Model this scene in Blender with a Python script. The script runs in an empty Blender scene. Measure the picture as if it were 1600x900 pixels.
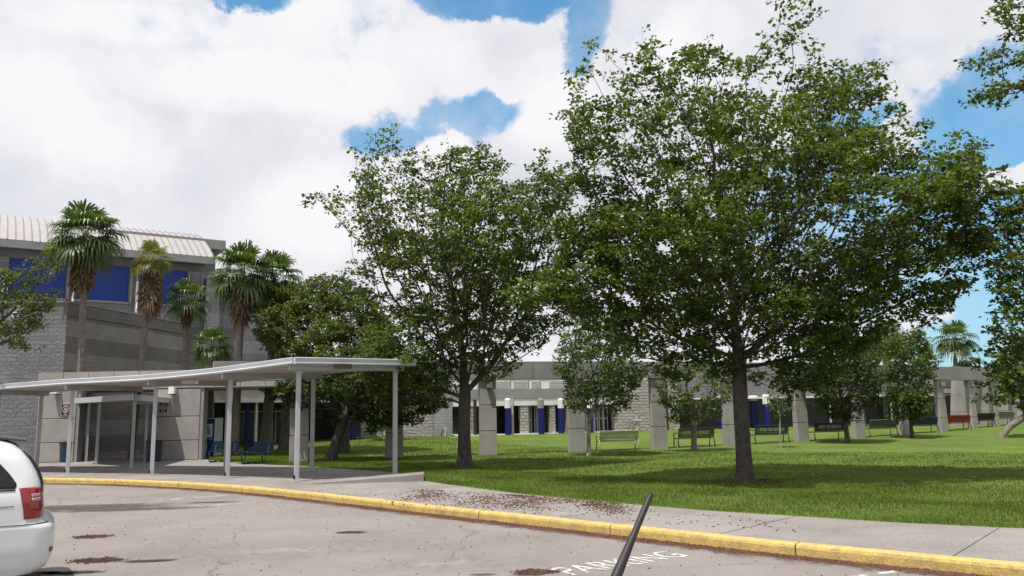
import bpy, bmesh, math, random
import numpy as np
from mathutils import Vector, Matrix
random.seed(7); rng = np.random.default_rng(7)
S = bpy.context.scene; C = S.collection
# ------------------------------------------------------------------ camera
F = 1250.0; PITCH = math.atan(197/1250); ROLL = -0.019; EYE = 1.9
camd = bpy.data.cameras.new('camera'); cam = bpy.data.objects.new('camera', camd); C.objects.link(cam)
CM = Matrix.Rotation(math.pi/2 + PITCH, 3, 'X') @ Matrix.Rotation(ROLL, 3, 'Z')
cam.matrix_world = Matrix.Translation((0, 0, EYE)) @ CM.to_4x4()
camd.sensor_width = 36; camd.lens = 36*F/1600; camd.clip_start = 0.05; camd.clip_end = 4000
S.camera = cam
# ------------------------------------------------------------------ light and exposure
SUN = Vector((-0.22, -0.31, 1.0)).normalized()           # towards the sun
sl = bpy.data.lights.new('sun', 'SUN'); sl.energy = 5.0; sl.angle = math.radians(0.53); sl.color = (1.0, 0.955, 0.88)
so = bpy.data.objects.new('sun', sl); C.objects.link(so)
so.rotation_euler = SUN.to_track_quat('Z', 'Y').to_euler(); so.location = (-8, -12, 40)
S.view_settings.view_transform = 'Standard'; S.view_settings.look = 'None'
S.view_settings.exposure = 0.12; S.view_settings.gamma = 1.0
try: S.view_settings.use_curve_mapping = False
except Exception: pass
S.render.engine = 'CYCLES'; S.render.resolution_x = 1024; S.render.resolution_y = 576
S.cycles.max_bounces = 6; S.cycles.transparent_max_bounces = 8

def ray(px, py):
    return (CM @ Vector(((px-800)/F, -(py-450)/F, -1)))
def onz(px, py, z=0.0):                                    # point of a pixel on a level z
    r = ray(px, py); t = (z-EYE)/r.z
    return Vector((r.x*t, r.y*t, z))
def aty(px, py, Y):                                        # point of a pixel at distance Y
    r = ray(px, py); t = Y/r.y
    return Vector((r.x*t, Y, EYE + r.z*t))
def proj(p):
    q = CM.transposed() @ (Vector(p)-Vector((0, 0, EYE)))
    return 800+F*q.x/-q.z, 450-F*q.y/-q.z

# ------------------------------------------------------------------ sky
W = bpy.data.worlds.new('World'); S.world = W; W.use_nodes = True
nt = W.node_tree; nt.nodes.clear()
def N(t, **k):
    n = nt.nodes.new(t)
    for a, b in k.items(): setattr(n, a, b)
    return n
def setin(n, i, v):
    if isinstance(v, bpy.types.NodeSocket): nt.links.new(v, n.inputs[i])
    else: n.inputs[i].default_value = v
def M(op, a, b=None, c=None, clamp=False):
    n = N('ShaderNodeMath', operation=op, use_clamp=clamp); setin(n, 0, a)
    if b is not None: setin(n, 1, b)
    if c is not None: setin(n, 2, c)
    return n.outputs[0]
def VM(op, a, b=None, out=0):
    n = N('ShaderNodeVectorMath', operation=op); setin(n, 0, a)
    if b is not None: setin(n, 1, b)
    return n.outputs[out]
def smooth(x, a, b, c=0.0, d=1.0):
    n = N('ShaderNodeMapRange', interpolation_type='SMOOTHSTEP'); setin(n, 0, x); setin(n, 1, a); setin(n, 2, b); setin(n, 3, c); setin(n, 4, d)
    return n.outputs[0]
def mixc(f, a, b):
    n = N('ShaderNodeMix', data_type='RGBA'); setin(n, 0, f); setin(n, 6, a); setin(n, 7, b); return n.outputs[2]
sky = N('ShaderNodeTexSky', sky_type='NISHITA'); sky.sun_disc = False
sky.sun_elevation = math.asin(SUN.z); sky.sun_rotation = math.atan2(SUN.x, SUN.y)
sky.air_density = 1.0; sky.dust_density = 0.6; sky.ozone_density = 2.0
tc = N('ShaderNodeTexCoord'); D = VM('NORMALIZE', tc.outputs['Generated'])
def noise(scale, detail=8, rough=.6, vec=None, off=0):
    n = N('ShaderNodeTexNoise'); n.inputs['Scale'].default_value = scale; n.inputs['Detail'].default_value = detail
    n.inputs['Roughness'].default_value = rough
    v = vec or D
    if off: v = VM('ADD', v, (off, off*.7, -off))
    nt.links.new(v, n.inputs['Vector']); return n
n1 = noise(9, 10, .62); n2 = noise(2.6, 9, .58, off=3.1); n3 = noise(5.5, 8, .55, off=7.7)
warp = VM('SCALE', VM('SUBTRACT', n1.outputs['Color'], (.5, .5, .5))); warp.node.inputs[3].default_value = .10
DW = VM('ADD', D, warp)
def blob(px, py, rx, ry, ang=0):                          # soft patch of sky round one direction
    c = ray(px, py).normalized()
    R = Vector((0, 0, 1)).cross(c).normalized()*-1; U = R.cross(c).normalized()
    if U.z < 0: U = -U
    ca, sa = math.cos(ang), math.sin(ang)
    A = (R*ca+U*sa)/(rx/F); B = (U*ca-R*sa)/(ry/F)
    d0 = VM('SUBTRACT', DW, tuple(c))
    u = VM('DOT_PRODUCT', d0, tuple(A), 1); v = VM('DOT_PRODUCT', d0, tuple(B), 1)
    r = M('SQRT', M('ADD', M('MULTIPLY', u, u), M('MULTIPLY', v, v)))
    return M('SUBTRACT', 1.0, r, clamp=True)
def union(bs):
    o = bs[0]
    for b in bs[1:]: o = M('MAXIMUM', o, b)
    return o
R_ = math.radians
blue = union([blob(790, -15, 170, 55), blob(905, 50, 60, 100, R_(-12)), blob(720, 188, 185, 44, R_(14)), blob(610, 210, 90, 40),
              blob(1450, 350, 300, 120, R_(-12)), blob(1560, 170, 130, 120), blob(1500, 480, 200, 100), blob(1640, 350, 150, 150), blob(1500, 540, 160, 60), blob(1340, 185, 70, 30), blob(400, 10, 70, 30)])
white = union([blob(860, 205, 85, 85), blob(690, 238, 62, 42), blob(800, 85, 105, 62), blob(960, 260, 150, 110), blob(1560, 282, 60, 26),
               blob(1445, 490, 70, 30), blob(1080, 130, 150, 120), blob(1330, 60, 220, 90)])
v = M('SUBTRACT', M('MULTIPLY', M('POWER', blue, .7), 1.15), M('MULTIPLY', white, 1.25))
v = M('ADD', v, M('MULTIPLY', M('SUBTRACT', n1.outputs['Fac'], .5), 1.1))
v = M('ADD', v, M('MULTIPLY', M('SUBTRACT', n3.outputs['Fac'], .5), 1.0))
gap = M('MULTIPLY', smooth(v, .26, .66), smooth(blue, 0.0, .3))
mott = union([blob(500, 60, 240, 95), blob(250, 70, 90, 45), blob(620, 120, 130, 70), blob(1010, 35, 90, 45), blob(1370, 150, 160, 80)])
gap = M('MAXIMUM', gap, M('MULTIPLY', M('MULTIPLY', smooth(mott, 0, .6), smooth(M('ADD', M('MULTIPLY', n1.outputs['Fac'], .6), M('MULTIPLY', n3.outputs['Fac'], .4)), .50, .64)), .62))
# outside the picture: scattered cumulus
wisp = smooth(M('ADD', n2.outputs['Fac'], M('MULTIPLY', n1.outputs['Fac'], .35)), .55, .9, 0, .6)
gap = M('MULTIPLY', gap, M('SUBTRACT', 1.0, wisp))
bright = union([blob(100, 190, 190, 90, R_(-15)), blob(860, 190, 130, 110), blob(520, 330, 180, 90), blob(700, 240, 90, 60), blob(1060, 90, 120, 110), blob(380, 130, 240, 50), blob(200, 40, 150, 40)])
shade = M('ADD', M('MULTIPLY', n2.outputs['Fac'], .62), M('ADD', M('MULTIPLY', n3.outputs['Fac'], .33), M('MULTIPLY', n1.outputs['Fac'], .22)))
shade = M('SUBTRACT', smooth(shade, .42, .78), M('MULTIPLY', bright, .95), clamp=True)
cl = mixc(shade, (11.5, 11.4, 11.7, 1), (8.3, 8.5, 9.4, 1))
sepz = N('ShaderNodeSeparateXYZ'); nt.links.new(D, sepz.inputs[0])
low = smooth(sepz.outputs['Z'], 0.02, .32, 1, 0)
skyc = VM('ADD', VM('MULTIPLY', sky.outputs[0], (.85, 1.5, 1.6)), (.5, 1.4, 2.4))
skyc = mixc(M('MULTIPLY', low, .5), skyc, (6.0, 7.4, 9.0, 1))
col = mixc(gap, cl, skyc)
bg = N('ShaderNodeBackground'); bg.inputs['Strength'].default_value = 0.076
nt.links.new(col, bg.inputs['Color'])
wo = N('ShaderNodeOutputWorld'); nt.links.new(bg.outputs[0], wo.inputs[0])
W.cycles.sampling_method = 'MANUAL'; W.cycles.sample_map_resolution = 512

# ------------------------------------------------------------------ materials
def mat(name, col, rough=.8, var=.15, vscale=3.0, bump=0, bscale=40, metal=0, col2=None, fine=0, spec=.4, layers=None):
    m = bpy.data.materials.new(name); m.use_nodes = True; t = m.node_tree; b = t.nodes['Principled BSDF']
    b.inputs['Roughness'].default_value = rough; b.inputs['Metallic'].default_value = metal
    b.inputs['Specular IOR Level'].default_value = spec
    L = t.links.new
    co = t.nodes.new('ShaderNodeTexCoord').outputs['Object']
    c1 = (*col, 1); c2 = (*(col2 or [c*(1-var*2.2) for c in col]), 1)
    n = t.nodes.new('ShaderNodeTexNoise'); n.inputs['Scale'].default_value = vscale; n.inputs['Detail'].default_value = 6; n.inputs['Roughness'].default_value = .65
    L(co, n.inputs['Vector'])
    r = t.nodes.new('ShaderNodeMapRange'); L(n.outputs['Fac'], r.inputs[0]); r.inputs[1].default_value = .38; r.inputs[2].default_value = .68
    mx = t.nodes.new('ShaderNodeMix'); mx.data_type = 'RGBA'; mx.inputs[6].default_value = c1; mx.inputs[7].default_value = c2; L(r.outputs[0], mx.inputs[0])
    out = mx.outputs[2]
    if fine:
        n4 = t.nodes.new('ShaderNodeTexNoise'); n4.inputs['Scale'].default_value = bscale*1.7; n4.inputs['Detail'].default_value = 3; L(co, n4.inputs['Vector'])
        r4 = t.nodes.new('ShaderNodeMapRange'); L(n4.outputs['Fac'], r4.inputs[0]); r4.inputs[1].default_value = .3; r4.inputs[2].default_value = .7; r4.inputs[3].default_value = 1-fine; r4.inputs[4].default_value = 1+fine
        m4 = t.nodes.new('ShaderNodeVectorMath'); m4.operation = 'SCALE'; L(out, m4.inputs[0]); L(r4.outputs[0], m4.inputs[3]); out = m4.outputs[0]
    L(out, b.inputs['Base Color'])
    if bump:
        n2 = t.nodes.new('ShaderNodeTexNoise'); n2.inputs['Scale'].default_value = bscale; n2.inputs['Detail'].default_value = 5; L(co, n2.inputs['Vector'])
        bp = t.nodes.new('ShaderNodeBump'); bp.inputs['Strength'].default_value = bump; bp.inputs['Distance'].default_value = .02
        L(n2.outputs['Fac'], bp.inputs['Height']); L(bp.outputs[0], b.inputs['Normal'])
    return m
def block_mat(name, c1, c2, ang, bump=.8, bh=.2, bw=.4, band=None, mortar=None, rocky=14):
    m = bpy.data.materials.new(name); m.use_nodes = True; t = m.node_tree; b = t.nodes['Principled BSDF']; L = t.links.new
    b.inputs['Roughness'].default_value = .9; b.inputs['Specular IOR Level'].default_value = .2
    g = t.nodes.new('ShaderNodeTexCoord').outputs['Object']
    dt = t.nodes.new('ShaderNodeVectorMath'); dt.operation = 'DOT_PRODUCT'; L(g, dt.inputs[0]); dt.inputs[1].default_value = (math.cos(ang), math.sin(ang), 0)
    sp = t.nodes.new('ShaderNodeSeparateXYZ'); L(g, sp.inputs[0])
    cb = t.nodes.new('ShaderNodeCombineXYZ'); L(dt.outputs[1], cb.inputs[0]); L(sp.outputs[2], cb.inputs[1])
    br = t.nodes.new('ShaderNodeTexBrick'); L(cb.outputs[0], br.inputs['Vector'])
    br.inputs['Color1'].default_value = (*c1, 1); br.inputs['Color2'].default_value = (*c2, 1); br.inputs['Mortar'].default_value = (*(mortar or [x*.6 for x in c2]), 1)
    br.inputs['Scale'].default_value = 1; br.inputs['Brick Width'].default_value = bw; br.inputs['Row Height'].default_value = bh
    br.inputs['Mortar Size'].default_value = .012; br.inputs['Mortar Smooth'].default_value = .3; br.inputs['Bias'].default_value = 0
    out = br.outputs['Color']
    if band:                                               # wide courses of a darker and lighter block
        w = t.nodes.new('ShaderNodeMath'); w.operation = 'PINGPONG'; L(sp.outputs[2], w.inputs[0]); w.inputs[1].default_value = band[0]
        gt = t.nodes.new('ShaderNodeMath'); gt.operation = 'GREATER_THAN'; L(w.outputs[0], gt.inputs[0]); gt.inputs[1].default_value = band[0]*band[2]
        mr = t.nodes.new('ShaderNodeMapRange'); L(gt.outputs[0], mr.inputs[0]); mr.inputs[3].default_value = 1; mr.inputs[4].default_value = band[1]
        m4 = t.nodes.new('ShaderNodeVectorMath'); m4.operation = 'SCALE'; L(out, m4.inputs[0]); L(mr.outputs[0], m4.inputs[3]); out = m4.outputs[0]
    n0 = t.nodes.new('ShaderNodeTexNoise'); n0.inputs['Scale'].default_value = .6; n0.inputs['Detail'].default_value = 6; L(g, n0.inputs['Vector'])
    r0 = t.nodes.new('ShaderNodeMapRange'); L(n0.outputs['Fac'], r0.inputs[0]); r0.inputs[1].default_value = .3; r0.inputs[2].default_value = .7; r0.inputs[3].default_value = .85; r0.inputs[4].default_value = 1.12
    m5 = t.nodes.new('ShaderNodeVectorMath'); m5.operation = 'SCALE'; L(out, m5.inputs[0]); L(r0.outputs[0], m5.inputs[3])
    L(m5.outputs[0], b.inputs['Base Color'])
    n2 = t.nodes.new('ShaderNodeTexNoise'); n2.inputs['Scale'].default_value = rocky; n2.inputs['Detail'].default_value = 4; L(g, n2.inputs['Vector'])
    ad = t.nodes.new('ShaderNodeMath'); ad.operation = 'SUBTRACT'; L(n2.outputs['Fac'], ad.inputs[0]); L(br.outputs['Fac'], ad.inputs[1])
    bp = t.nodes.new('ShaderNodeBump'); bp.inputs['Strength'].default_value = bump; bp.inputs['Distance'].default_value = .05
    L(ad.outputs[0], bp.inputs['Height']); L(bp.outputs[0], b.inputs['Normal'])
    return m
def leaf_mat(name, c1, c2, trans=.35, rough=.5, spec=.35):
    m = bpy.data.materials.new(name); m.use_nodes = True; t = m.node_tree; L = t.links.new
    b = t.nodes['Principled BSDF']; b.inputs['Roughness'].default_value = rough; b.inputs['Specular IOR Level'].default_value = spec
    g = t.nodes.new('ShaderNodeNewGeometry'); rp = t.nodes.new('ShaderNodeValToRGB'); L(g.outputs['Random Per Island'], rp.inputs[0])
    e = rp.color_ramp.elements; e[0].color = (*c1, 1); e[1].color = (*c2, 1)
    co = t.nodes.new('ShaderNodeTexCoord').outputs['Object']
    n = t.nodes.new('ShaderNodeTexNoise'); n.inputs['Scale'].default_value = .8; n.inputs['Detail'].default_value = 3; L(co, n.inputs['Vector'])
    r = t.nodes.new('ShaderNodeMapRange'); L(n.outputs['Fac'], r.inputs[0]); r.inputs[1].default_value = .35; r.inputs[2].default_value = .65; r.inputs[3].default_value = .8; r.inputs[4].default_value = 1.25
    sc = t.nodes.new('ShaderNodeVectorMath'); sc.operation = 'SCALE'; L(rp.outputs[0], sc.inputs[0]); L(r.outputs[0], sc.inputs[3])
    L(sc.outputs[0], b.inputs['Base Color'])
    tr = t.nodes.new('ShaderNodeBsdfTranslucent'); tv = t.nodes.new('ShaderNodeVectorMath'); tv.operation = 'MULTIPLY'; L(sc.outputs[0], tv.inputs[0]); tv.inputs[1].default_value = (1.5, 1.7, .8); L(tv.outputs[0], tr.inputs[0])
    ms = t.nodes.new('ShaderNodeMixShader'); ms.inputs[0].default_value = trans; L(b.outputs[0], ms.inputs[1]); L(tr.outputs[0], ms.inputs[2])
    L(ms.outputs[0], t.nodes['Material Output'].inputs[0]); return m
def paint(name, col, rough=.4, metal=0, coat=0, var=.06):
    m = mat(name, col, rough, var, 2.0, metal=metal); m.node_tree.nodes['Principled BSDF'].inputs['Coat Weight'].default_value = coat; return m

m_asph = mat('asphalt', (.24, .217, .20), .95, .14, .3, .7, 48, fine=.6, col2=(.178, .160, .152))
def add_cracks(m, scale, w, dark):
    t = m.node_tree; b = t.nodes['Principled BSDF']; L = t.links.new; src = b.inputs['Base Color'].links[0].from_socket
    co = t.nodes.new('ShaderNodeTexCoord').outputs['Object']; n = t.nodes.new('ShaderNodeTexNoise'); n.inputs['Scale'].default_value = 1.3; n.inputs['Detail'].default_value = 5; L(co, n.inputs['Vector'])
    a = t.nodes.new('ShaderNodeVectorMath'); a.operation = 'MULTIPLY_ADD'; L(n.outputs['Color'], a.inputs[0]); a.inputs[1].default_value = (.9, .9, 0); L(co, a.inputs[2])
    v = t.nodes.new('ShaderNodeTexVoronoi'); v.feature = 'DISTANCE_TO_EDGE'; v.inputs['Scale'].default_value = scale; L(a.outputs[0], v.inputs['Vector'])
    r = t.nodes.new('ShaderNodeMapRange'); L(v.outputs['Distance'], r.inputs[0]); r.inputs[1].default_value = 0; r.inputs[2].default_value = w; r.inputs[3].default_value = dark; r.inputs[4].default_value = 1
    s_ = t.nodes.new('ShaderNodeVectorMath'); s_.operation = 'SCALE'; L(src, s_.inputs[0]); L(r.outputs[0], s_.inputs[3]); L(s_.outputs[0], b.inputs['Base Color'])
add_cracks(m_asph, .16, .003, .6)
m_conc = mat('pavement_concrete', (.26, .238, .226), .9, .12, .6, .3, 30, fine=.25, col2=(.185, .17, .162))
m_yel = mat('yellow_kerb_paint', (.58, .42, .13), .8, .12, 7, .4, 40, fine=.22, col2=(.36, .27, .12))
m_joint = mat('dark_joint', (.05, .045, .04), 1)
m_grass = mat('lawn', (.112, .155, .032), .95, .2, .35, .9, 30, fine=.45, col2=(.072, .115, .022), spec=.1)
m_blade = leaf_mat('grass_blade', (.068, .112, .016), (.15, .195, .042), .38, .7, .15)
m_farg = mat('far_ground', (.08, .10, .035), 1, .2, .05)
m_pconc = mat('precast_concrete', (.325, .305, .29), .85, .1, 1.2, .15, 30, fine=.08)
m_pconc2 = mat('grey_concrete', (.27, .265, .265), .85, .1, 1.2, .15, 30, fine=.06)
m_white = paint('white_paint', (.72, .72, .72), .5)
m_alu = paint('painted_aluminium', (.50, .53, .56), .45)
m_post = paint('post_paint', (.41, .42, .44), .45)
m_soff = paint('soffit_panel', (.50, .44, .40), .6)
m_roof = paint('pale_metal_roof', (.36, .34, .34), .5)
m_seam = paint('roof_seam', (.17, .165, .17), .5)
m_blue = mat('blue_panel', (.007, .042, .26), .5, .1, 1.0, .3, 60)
m_bcol = paint('blue_column_paint', (.007, .012, .13), .4)
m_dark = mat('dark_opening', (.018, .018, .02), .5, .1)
m_brown = paint('brown_door', (.045, .028, .022), .5)
m_glass = paint('dark_glass', (.02, .024, .028), .08)
m_alum = paint('door_frame', (.42, .42, .42), .4)
m_black = paint('black_metal', (.012, .012, .013), .5)
m_bark = mat('grey_bark', (.085, .073, .064), .95, .25, 5, 1, 18, col2=(.04, .034, .03))
m_barkp = mat('palm_bark', (.20, .175, .15), .95, .2, 6, .9, 14, col2=(.11, .095, .08))
m_barkw = mat('mottled_bark', (.42, .40, .37), .9, .3, 9, .6, 18, col2=(.06, .05, .045))
m_deadf = leaf_mat('dead_frond', (.10, .065, .04), (.24, .18, .12), .15, .9, .1)
m_leafA = leaf_mat('leaf_bright', (.034, .062, .011), (.122, .152, .031), .38)
m_leafB = leaf_mat('leaf_dark', (.030, .052, .011), (.085, .105, .026), .32)
m_leafO = leaf_mat('leaf_olive', (.050, .073, .016), (.125, .150, .038), .34)
m_leafS = leaf_mat('leaf_small_tree', (.042, .074, .015), (.130, .165, .042), .35)
m_palm = leaf_mat('palm_frond', (.040, .075, .017), (.085, .125, .034), .28, .4, .5)

# ------------------------------------------------------------------ building helpers
def lab(o, label, cat, group=None):
    o['label'] = label; o['category'] = cat
    if group: o['group'] = group
    return o
def root(name, loc, label, cat, group=None, rz=0):
    o = bpy.data.objects.new(name, None); C.objects.link(o); o.location = loc; o.rotation_euler = (0, 0, rz); o.empty_display_size = .3
    return lab(o, label, cat, group)
class MB:
    def __init__(s): s.v = []; s.f = []; s.m = []
    def add(s, vs, fs, mi=0):
        k = len(s.v); s.v += [tuple(a) for a in vs]; s.f += [tuple(i+k for i in f) for f in fs]; s.m += [mi]*len(fs); return s
    def box(s, c, size, rz=0, mi=0, taper=None):
        c = Vector(c); a, b, h = [x/2 for x in size]; ca, sa = math.cos(rz), math.sin(rz); vs = []
        for dz in (-1, 1):
            tx, ty = (taper if (taper and dz < 0) else (1, 1))
            for dx, dy in ((-1, -1), (1, -1), (1, 1), (-1, 1)):
                x, y = dx*a*tx, dy*b*ty; vs.append((c.x+x*ca-y*sa, c.y+x*sa+y*ca, c.z+dz*h))
        return s.add(vs, [(0, 3, 2, 1), (4, 5, 6, 7), (0, 1, 5, 4), (1, 2, 6, 5), (2, 3, 7, 6), (3, 0, 4, 7)], mi)
    def prism(s, poly, z0, z1, mi=0):
        n = len(poly); z0f = z0 if callable(z0) else (lambda p: z0); z1f = z1 if callable(z1) else (lambda p: z1)
        vs = [(p[0], p[1], z0f(p)) for p in poly]+[(p[0], p[1], z1f(p)) for p in poly]
        ar = sum(poly[i][0]*poly[(i+1) % n][1]-poly[(i+1) % n][0]*poly[i][1] for i in range(n))
        fs = [tuple(range(n))[::-1], tuple(range(n, 2*n))]+[(i, (i+1) % n, n+(i+1) % n, n+i) for i in range(n)]
        if ar < 0: fs = [f[::-1] for f in fs]
        return s.add(vs, fs, mi)
    def tube(s, pts, rad, n=8, mi=0, cap=True):
        pts = [Vector(p) for p in pts]; k = len(pts)
        rad = rad if hasattr(rad, '__len__') else [rad]*k
        vs = []; fs = []; u = None
        for i, p in enumerate(pts):
            d = (pts[min(i+1, k-1)]-pts[max(i-1, 0)]).normalized()
            if u is None: u = d.orthogonal().normalized()
            u = (u-d*u.dot(d)); u = u.normalized() if u.length > 1e-6 else d.orthogonal().normalized()
            w = d.cross(u)
            for j in range(n):
                a = 2*math.pi*j/n; vs.append(p+(u*math.cos(a)+w*math.sin(a))*rad[i])
        for i in range(k-1):
            for j in range(n): fs.append((i*n+j, i*n+(j+1) % n, (i+1)*n+(j+1) % n, (i+1)*n+j))
        if cap: fs += [tuple(range(n))[::-1], tuple(range((k-1)*n, k*n))]
        return s.add(vs, fs, mi)
    def build(s, name, mats, parent=None, off=None, smooth=False, bevel=0):
        me = bpy.data.meshes.new(name); off = Vector(off) if off is not None else Vector((0, 0, 0))
        me.from_pydata([tuple(Vector(v)-off) for v in s.v], [], s.f)
        for m in (mats if isinstance(mats, (list, tuple)) else [mats]): me.materials.append(m)
        if isinstance(mats, (list, tuple)) and len(mats) > 1: me.polygons.foreach_set('material_index', s.m)
        if smooth: me.polygons.foreach_set('use_smooth', [True]*len(me.polygons))
        me.update(); o = bpy.data.objects.new(name, me); C.objects.link(o)
        if parent: o.parent = parent
        if bevel:
            bv = o.modifiers.new('bevel', 'BEVEL'); bv.width = bevel; bv.segments = 2; bv.limit_method = 'ANGLE'
        return o
def struct(o, kind='structure'): o['kind'] = kind; return o
def quadmesh(name, V, nper, m, parent=None, smooth=False, extra=None):
    """V: (n*nper,3) array, faces of nper verts each"""
    n = len(V)//nper; me = bpy.data.meshes.new(name)
    me.vertices.add(len(V)); me.vertices.foreach_set('co', V.astype(np.float32).ravel())
    me.loops.add(n*nper); me.loops.foreach_set('vertex_index', np.arange(n*nper, dtype=np.int32))
    me.polygons.add(n); me.polygons.foreach_set('loop_start', (np.arange(n)*nper).astype(np.int32))
    me.materials.append(m); me.update(calc_edges=True); me.validate()
    o = bpy.data.objects.new(name, me); C.objects.link(o)
    if parent: o.parent = parent
    return o
def text_mesh(s, size, depth=.004):
    cu = bpy.data.curves.new('txt', 'FONT'); cu.body = s; cu.size = size; cu.extrude = depth; cu.align_x = 'CENTER'; cu.align_y = 'CENTER'
    o = bpy.data.objects.new('txt', cu); C.objects.link(o); dg = bpy.context.evaluated_depsgraph_get()
    me = bpy.data.meshes.new_from_object(o.evaluated_get(dg)); bpy.data.objects.remove(o); bpy.data.curves.remove(cu); return me

# ------------------------------------------------------------------ ground
def sstep(x, a, b):
    t = min(1, max(0, (x-a)/(b-a))); return t*t*(3-2*t)
def hL(x, y): return .16+.42*sstep(y-.05*x, 33, 55)
KB = [onz(px, py) for px, py in ((62, 754.5), (180, 757), (300, 763), (400, 771), (500, 782.5), (600, 794), (700, 806.5), (800, 817.5), (900, 829), (1000, 841), (1100, 853), (1200, 864.5), (1400, 885), (1600, 905))]
d0 = (KB[-1]-KB[-2]).normalized(); KB.append(KB[-1]+d0*6); KB.append(KB[-1]+d0*12)
dl = (KB[0]-KB[1]).normalized(); KB.insert(0, KB[0]+Vector((-8, 1.2, 0))); KB.insert(0, KB[0]+Vector((-16, 0, 0)))
KB = [Vector((p.x, p.y)) for p in KB]
def offs(poly, d):
    out = []
    for i, p in enumerate(poly):
        t = (poly[min(i+1, len(poly)-1)]-poly[max(i-1, 0)]).normalized(); out.append(p+Vector((-t.y, t.x))*d)
    return out
# resample the kerb evenly
def resample(poly, step):
    out = [poly[0].copy()]; acc = 0
    for a, b in zip(poly, poly[1:]):
        L = (b-a).length; t = step-acc
        while t <= L: out.append(a.lerp(b, t/L)); t += step
        acc = (L-(t-step))
    return out
def smoothpoly(p, k=3):
    for _ in range(k): p = [p[0]]+[(p[i-1]+p[i]*2+p[i+1])/4 for i in range(1, len(p)-1)]+[p[-1]]
    return p
KB = smoothpoly(resample(KB, .61), 6)
mb = MB(); mb.add([(-1500, -1500, -.05), (1500, -1500, -.05), (1500, 1500, -.05), (-1500, 1500, -.05)], [(0, 1, 2, 3)])
struct(mb.build('ground', m_farg))
mb = MB(); poly = [tuple(p) for p in offs(KB, .05)]+[(60, -40), (-60, -40)]
mb.add([(p[0], p[1], 0) for p in poly], [tuple(range(len(poly)))[::-1]]); road = struct(mb.build('road', m_asph))
# kerb: joints every fifth step
prof = [(0, -.02), (.0, .10), (.012, .135), (.04, .15), (.17, .153), (.17, -.02)]
mb = MB(); joint = 5
for i in range(0, len(KB)-joint, joint):
    seg = KB[i:i+joint+1]; rings = []
    for j in range(joint+1):
        k = i+j; t = (KB[min(k+1, len(KB)-1)]-KB[max(k-1, 0)]).normalized(); nrm = Vector((-t.y, t.x)); p = KB[k].copy()
        if j == 0: p += t*.009
        if j == joint: p -= t*.009
        jit = random.uniform(-.003, .003)
        rings.append([(p.x+nrm.x*a, p.y+nrm.y*a, b+(jit if b > .1 else 0)) for a, b in prof])
    n = len(prof); vs = [v for r in rings for v in r]; fs = []
    for r in range(joint):
        for q in range(n): fs.append((r*n+q, (r+1)*n+q, (r+1)*n+(q+1) % n, r*n+(q+1) % n))
    fs += [tuple(range(n)), tuple(range(joint*n, (joint+1)*n))[::-1]]
    mb.add(vs, fs)
core = offs(KB, .02); core2 = offs(KB, .165)
for a, b, c, d in zip(core, core[1:], core2[1:], core2): mb.add([(*a, .12), (*b, .12), (*c, .12), (*d, .12), ], [(0, 1, 2, 3)], 1)
struct(mb.build('kerb', [m_yel, m_joint]))
# lawn front edge, left to right
LE = [onz(px, py, .15) for px, py in ((300, 713), (345, 721), (417, 726), (503, 730), (618, 738), (662, 751), (700, 757), (800, 770), (900, 780), (1000, 789), (1100, 797), (1200, 803.5), (1400, 816), (1600, 825.5))]
dr = (LE[-1]-LE[-2]).normalized(); LE.append(LE[-1]+dr*8); LE.append(LE[-1]+dr*14)
LE = [Vector((p.x, p.y)) for p in LE]
XE = np.array([p.x for p in LE]); YE = np.array([p.y for p in LE])
def yf(x): return float(np.interp(x, XE, YE))
back = offs(KB, .17)
poly = [tuple(p) for p in back]+[tuple(p) for p in LE[::-1]]+[(LE[0].x, 48), (-60, 48), (-60, back[0].y)]
mb = MB(); mb.prism(poly, -.03, .148); struct(mb.build('sidewalk', m_conc))
# expansion joints of the pavement (thin dark strips let in flush) 
mb = MB()
def strip(a, b, w=.012, z=.1515):
    a = Vector(a); b = Vector(b); t = (b-a).normalized(); n = Vector((-t.y, t.x))*w/2
    mb.add([(*(a-n), z), (*(b-n), z), (*(b+n), z), (*(a+n), z)], [(0, 1, 2, 3)])
for i in range(8, len(back)-4, 5):
    t = (back[i+1]-back[i-1]).normalized(); nrm = Vector((-t.y, t.x)); a = back[i]+nrm*.01
    L = 0
    for q in range(1, 160):
        p = a+nrm*q*.05
        if p.x > LE[0].x and p.y > yf(p.x)-.03: break
        L = q*.05
        if L > 4.6: break
    strip(a, a+nrm*L)
struct(mb.build('sidewalk_joints', m_joint))
# lawn sheet
nx, ny = 150, 70; xs = np.concatenate([np.linspace(LE[0].x, 16, 110), np.linspace(16.6, LE[-1].x-.5, 24), np.linspace(LE[-1].x, 90, 16)])
V = []; 
for x in xs:
    y0 = yf(x) if x <= LE[-1].x else LE[-1].y-(x-LE[-1].x)*.9
    for j in range(ny):
        t = j/(ny-1); y = y0+(110-y0)*t**1.6; V.append((x, y, hL(x, y)+(-.012 if j == 0 else .02*math.sin(x*1.3)*math.sin(y*.9))))
Fc = [(i*ny+j, (i+1)*ny+j, (i+1)*ny+j+1, i*ny+j+1) for i in range(len(xs)-1) for j in range(ny-1)]
mb = MB(); mb.add(V, Fc); struct(mb.build('lawn', m_grass, smooth=True))
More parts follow.
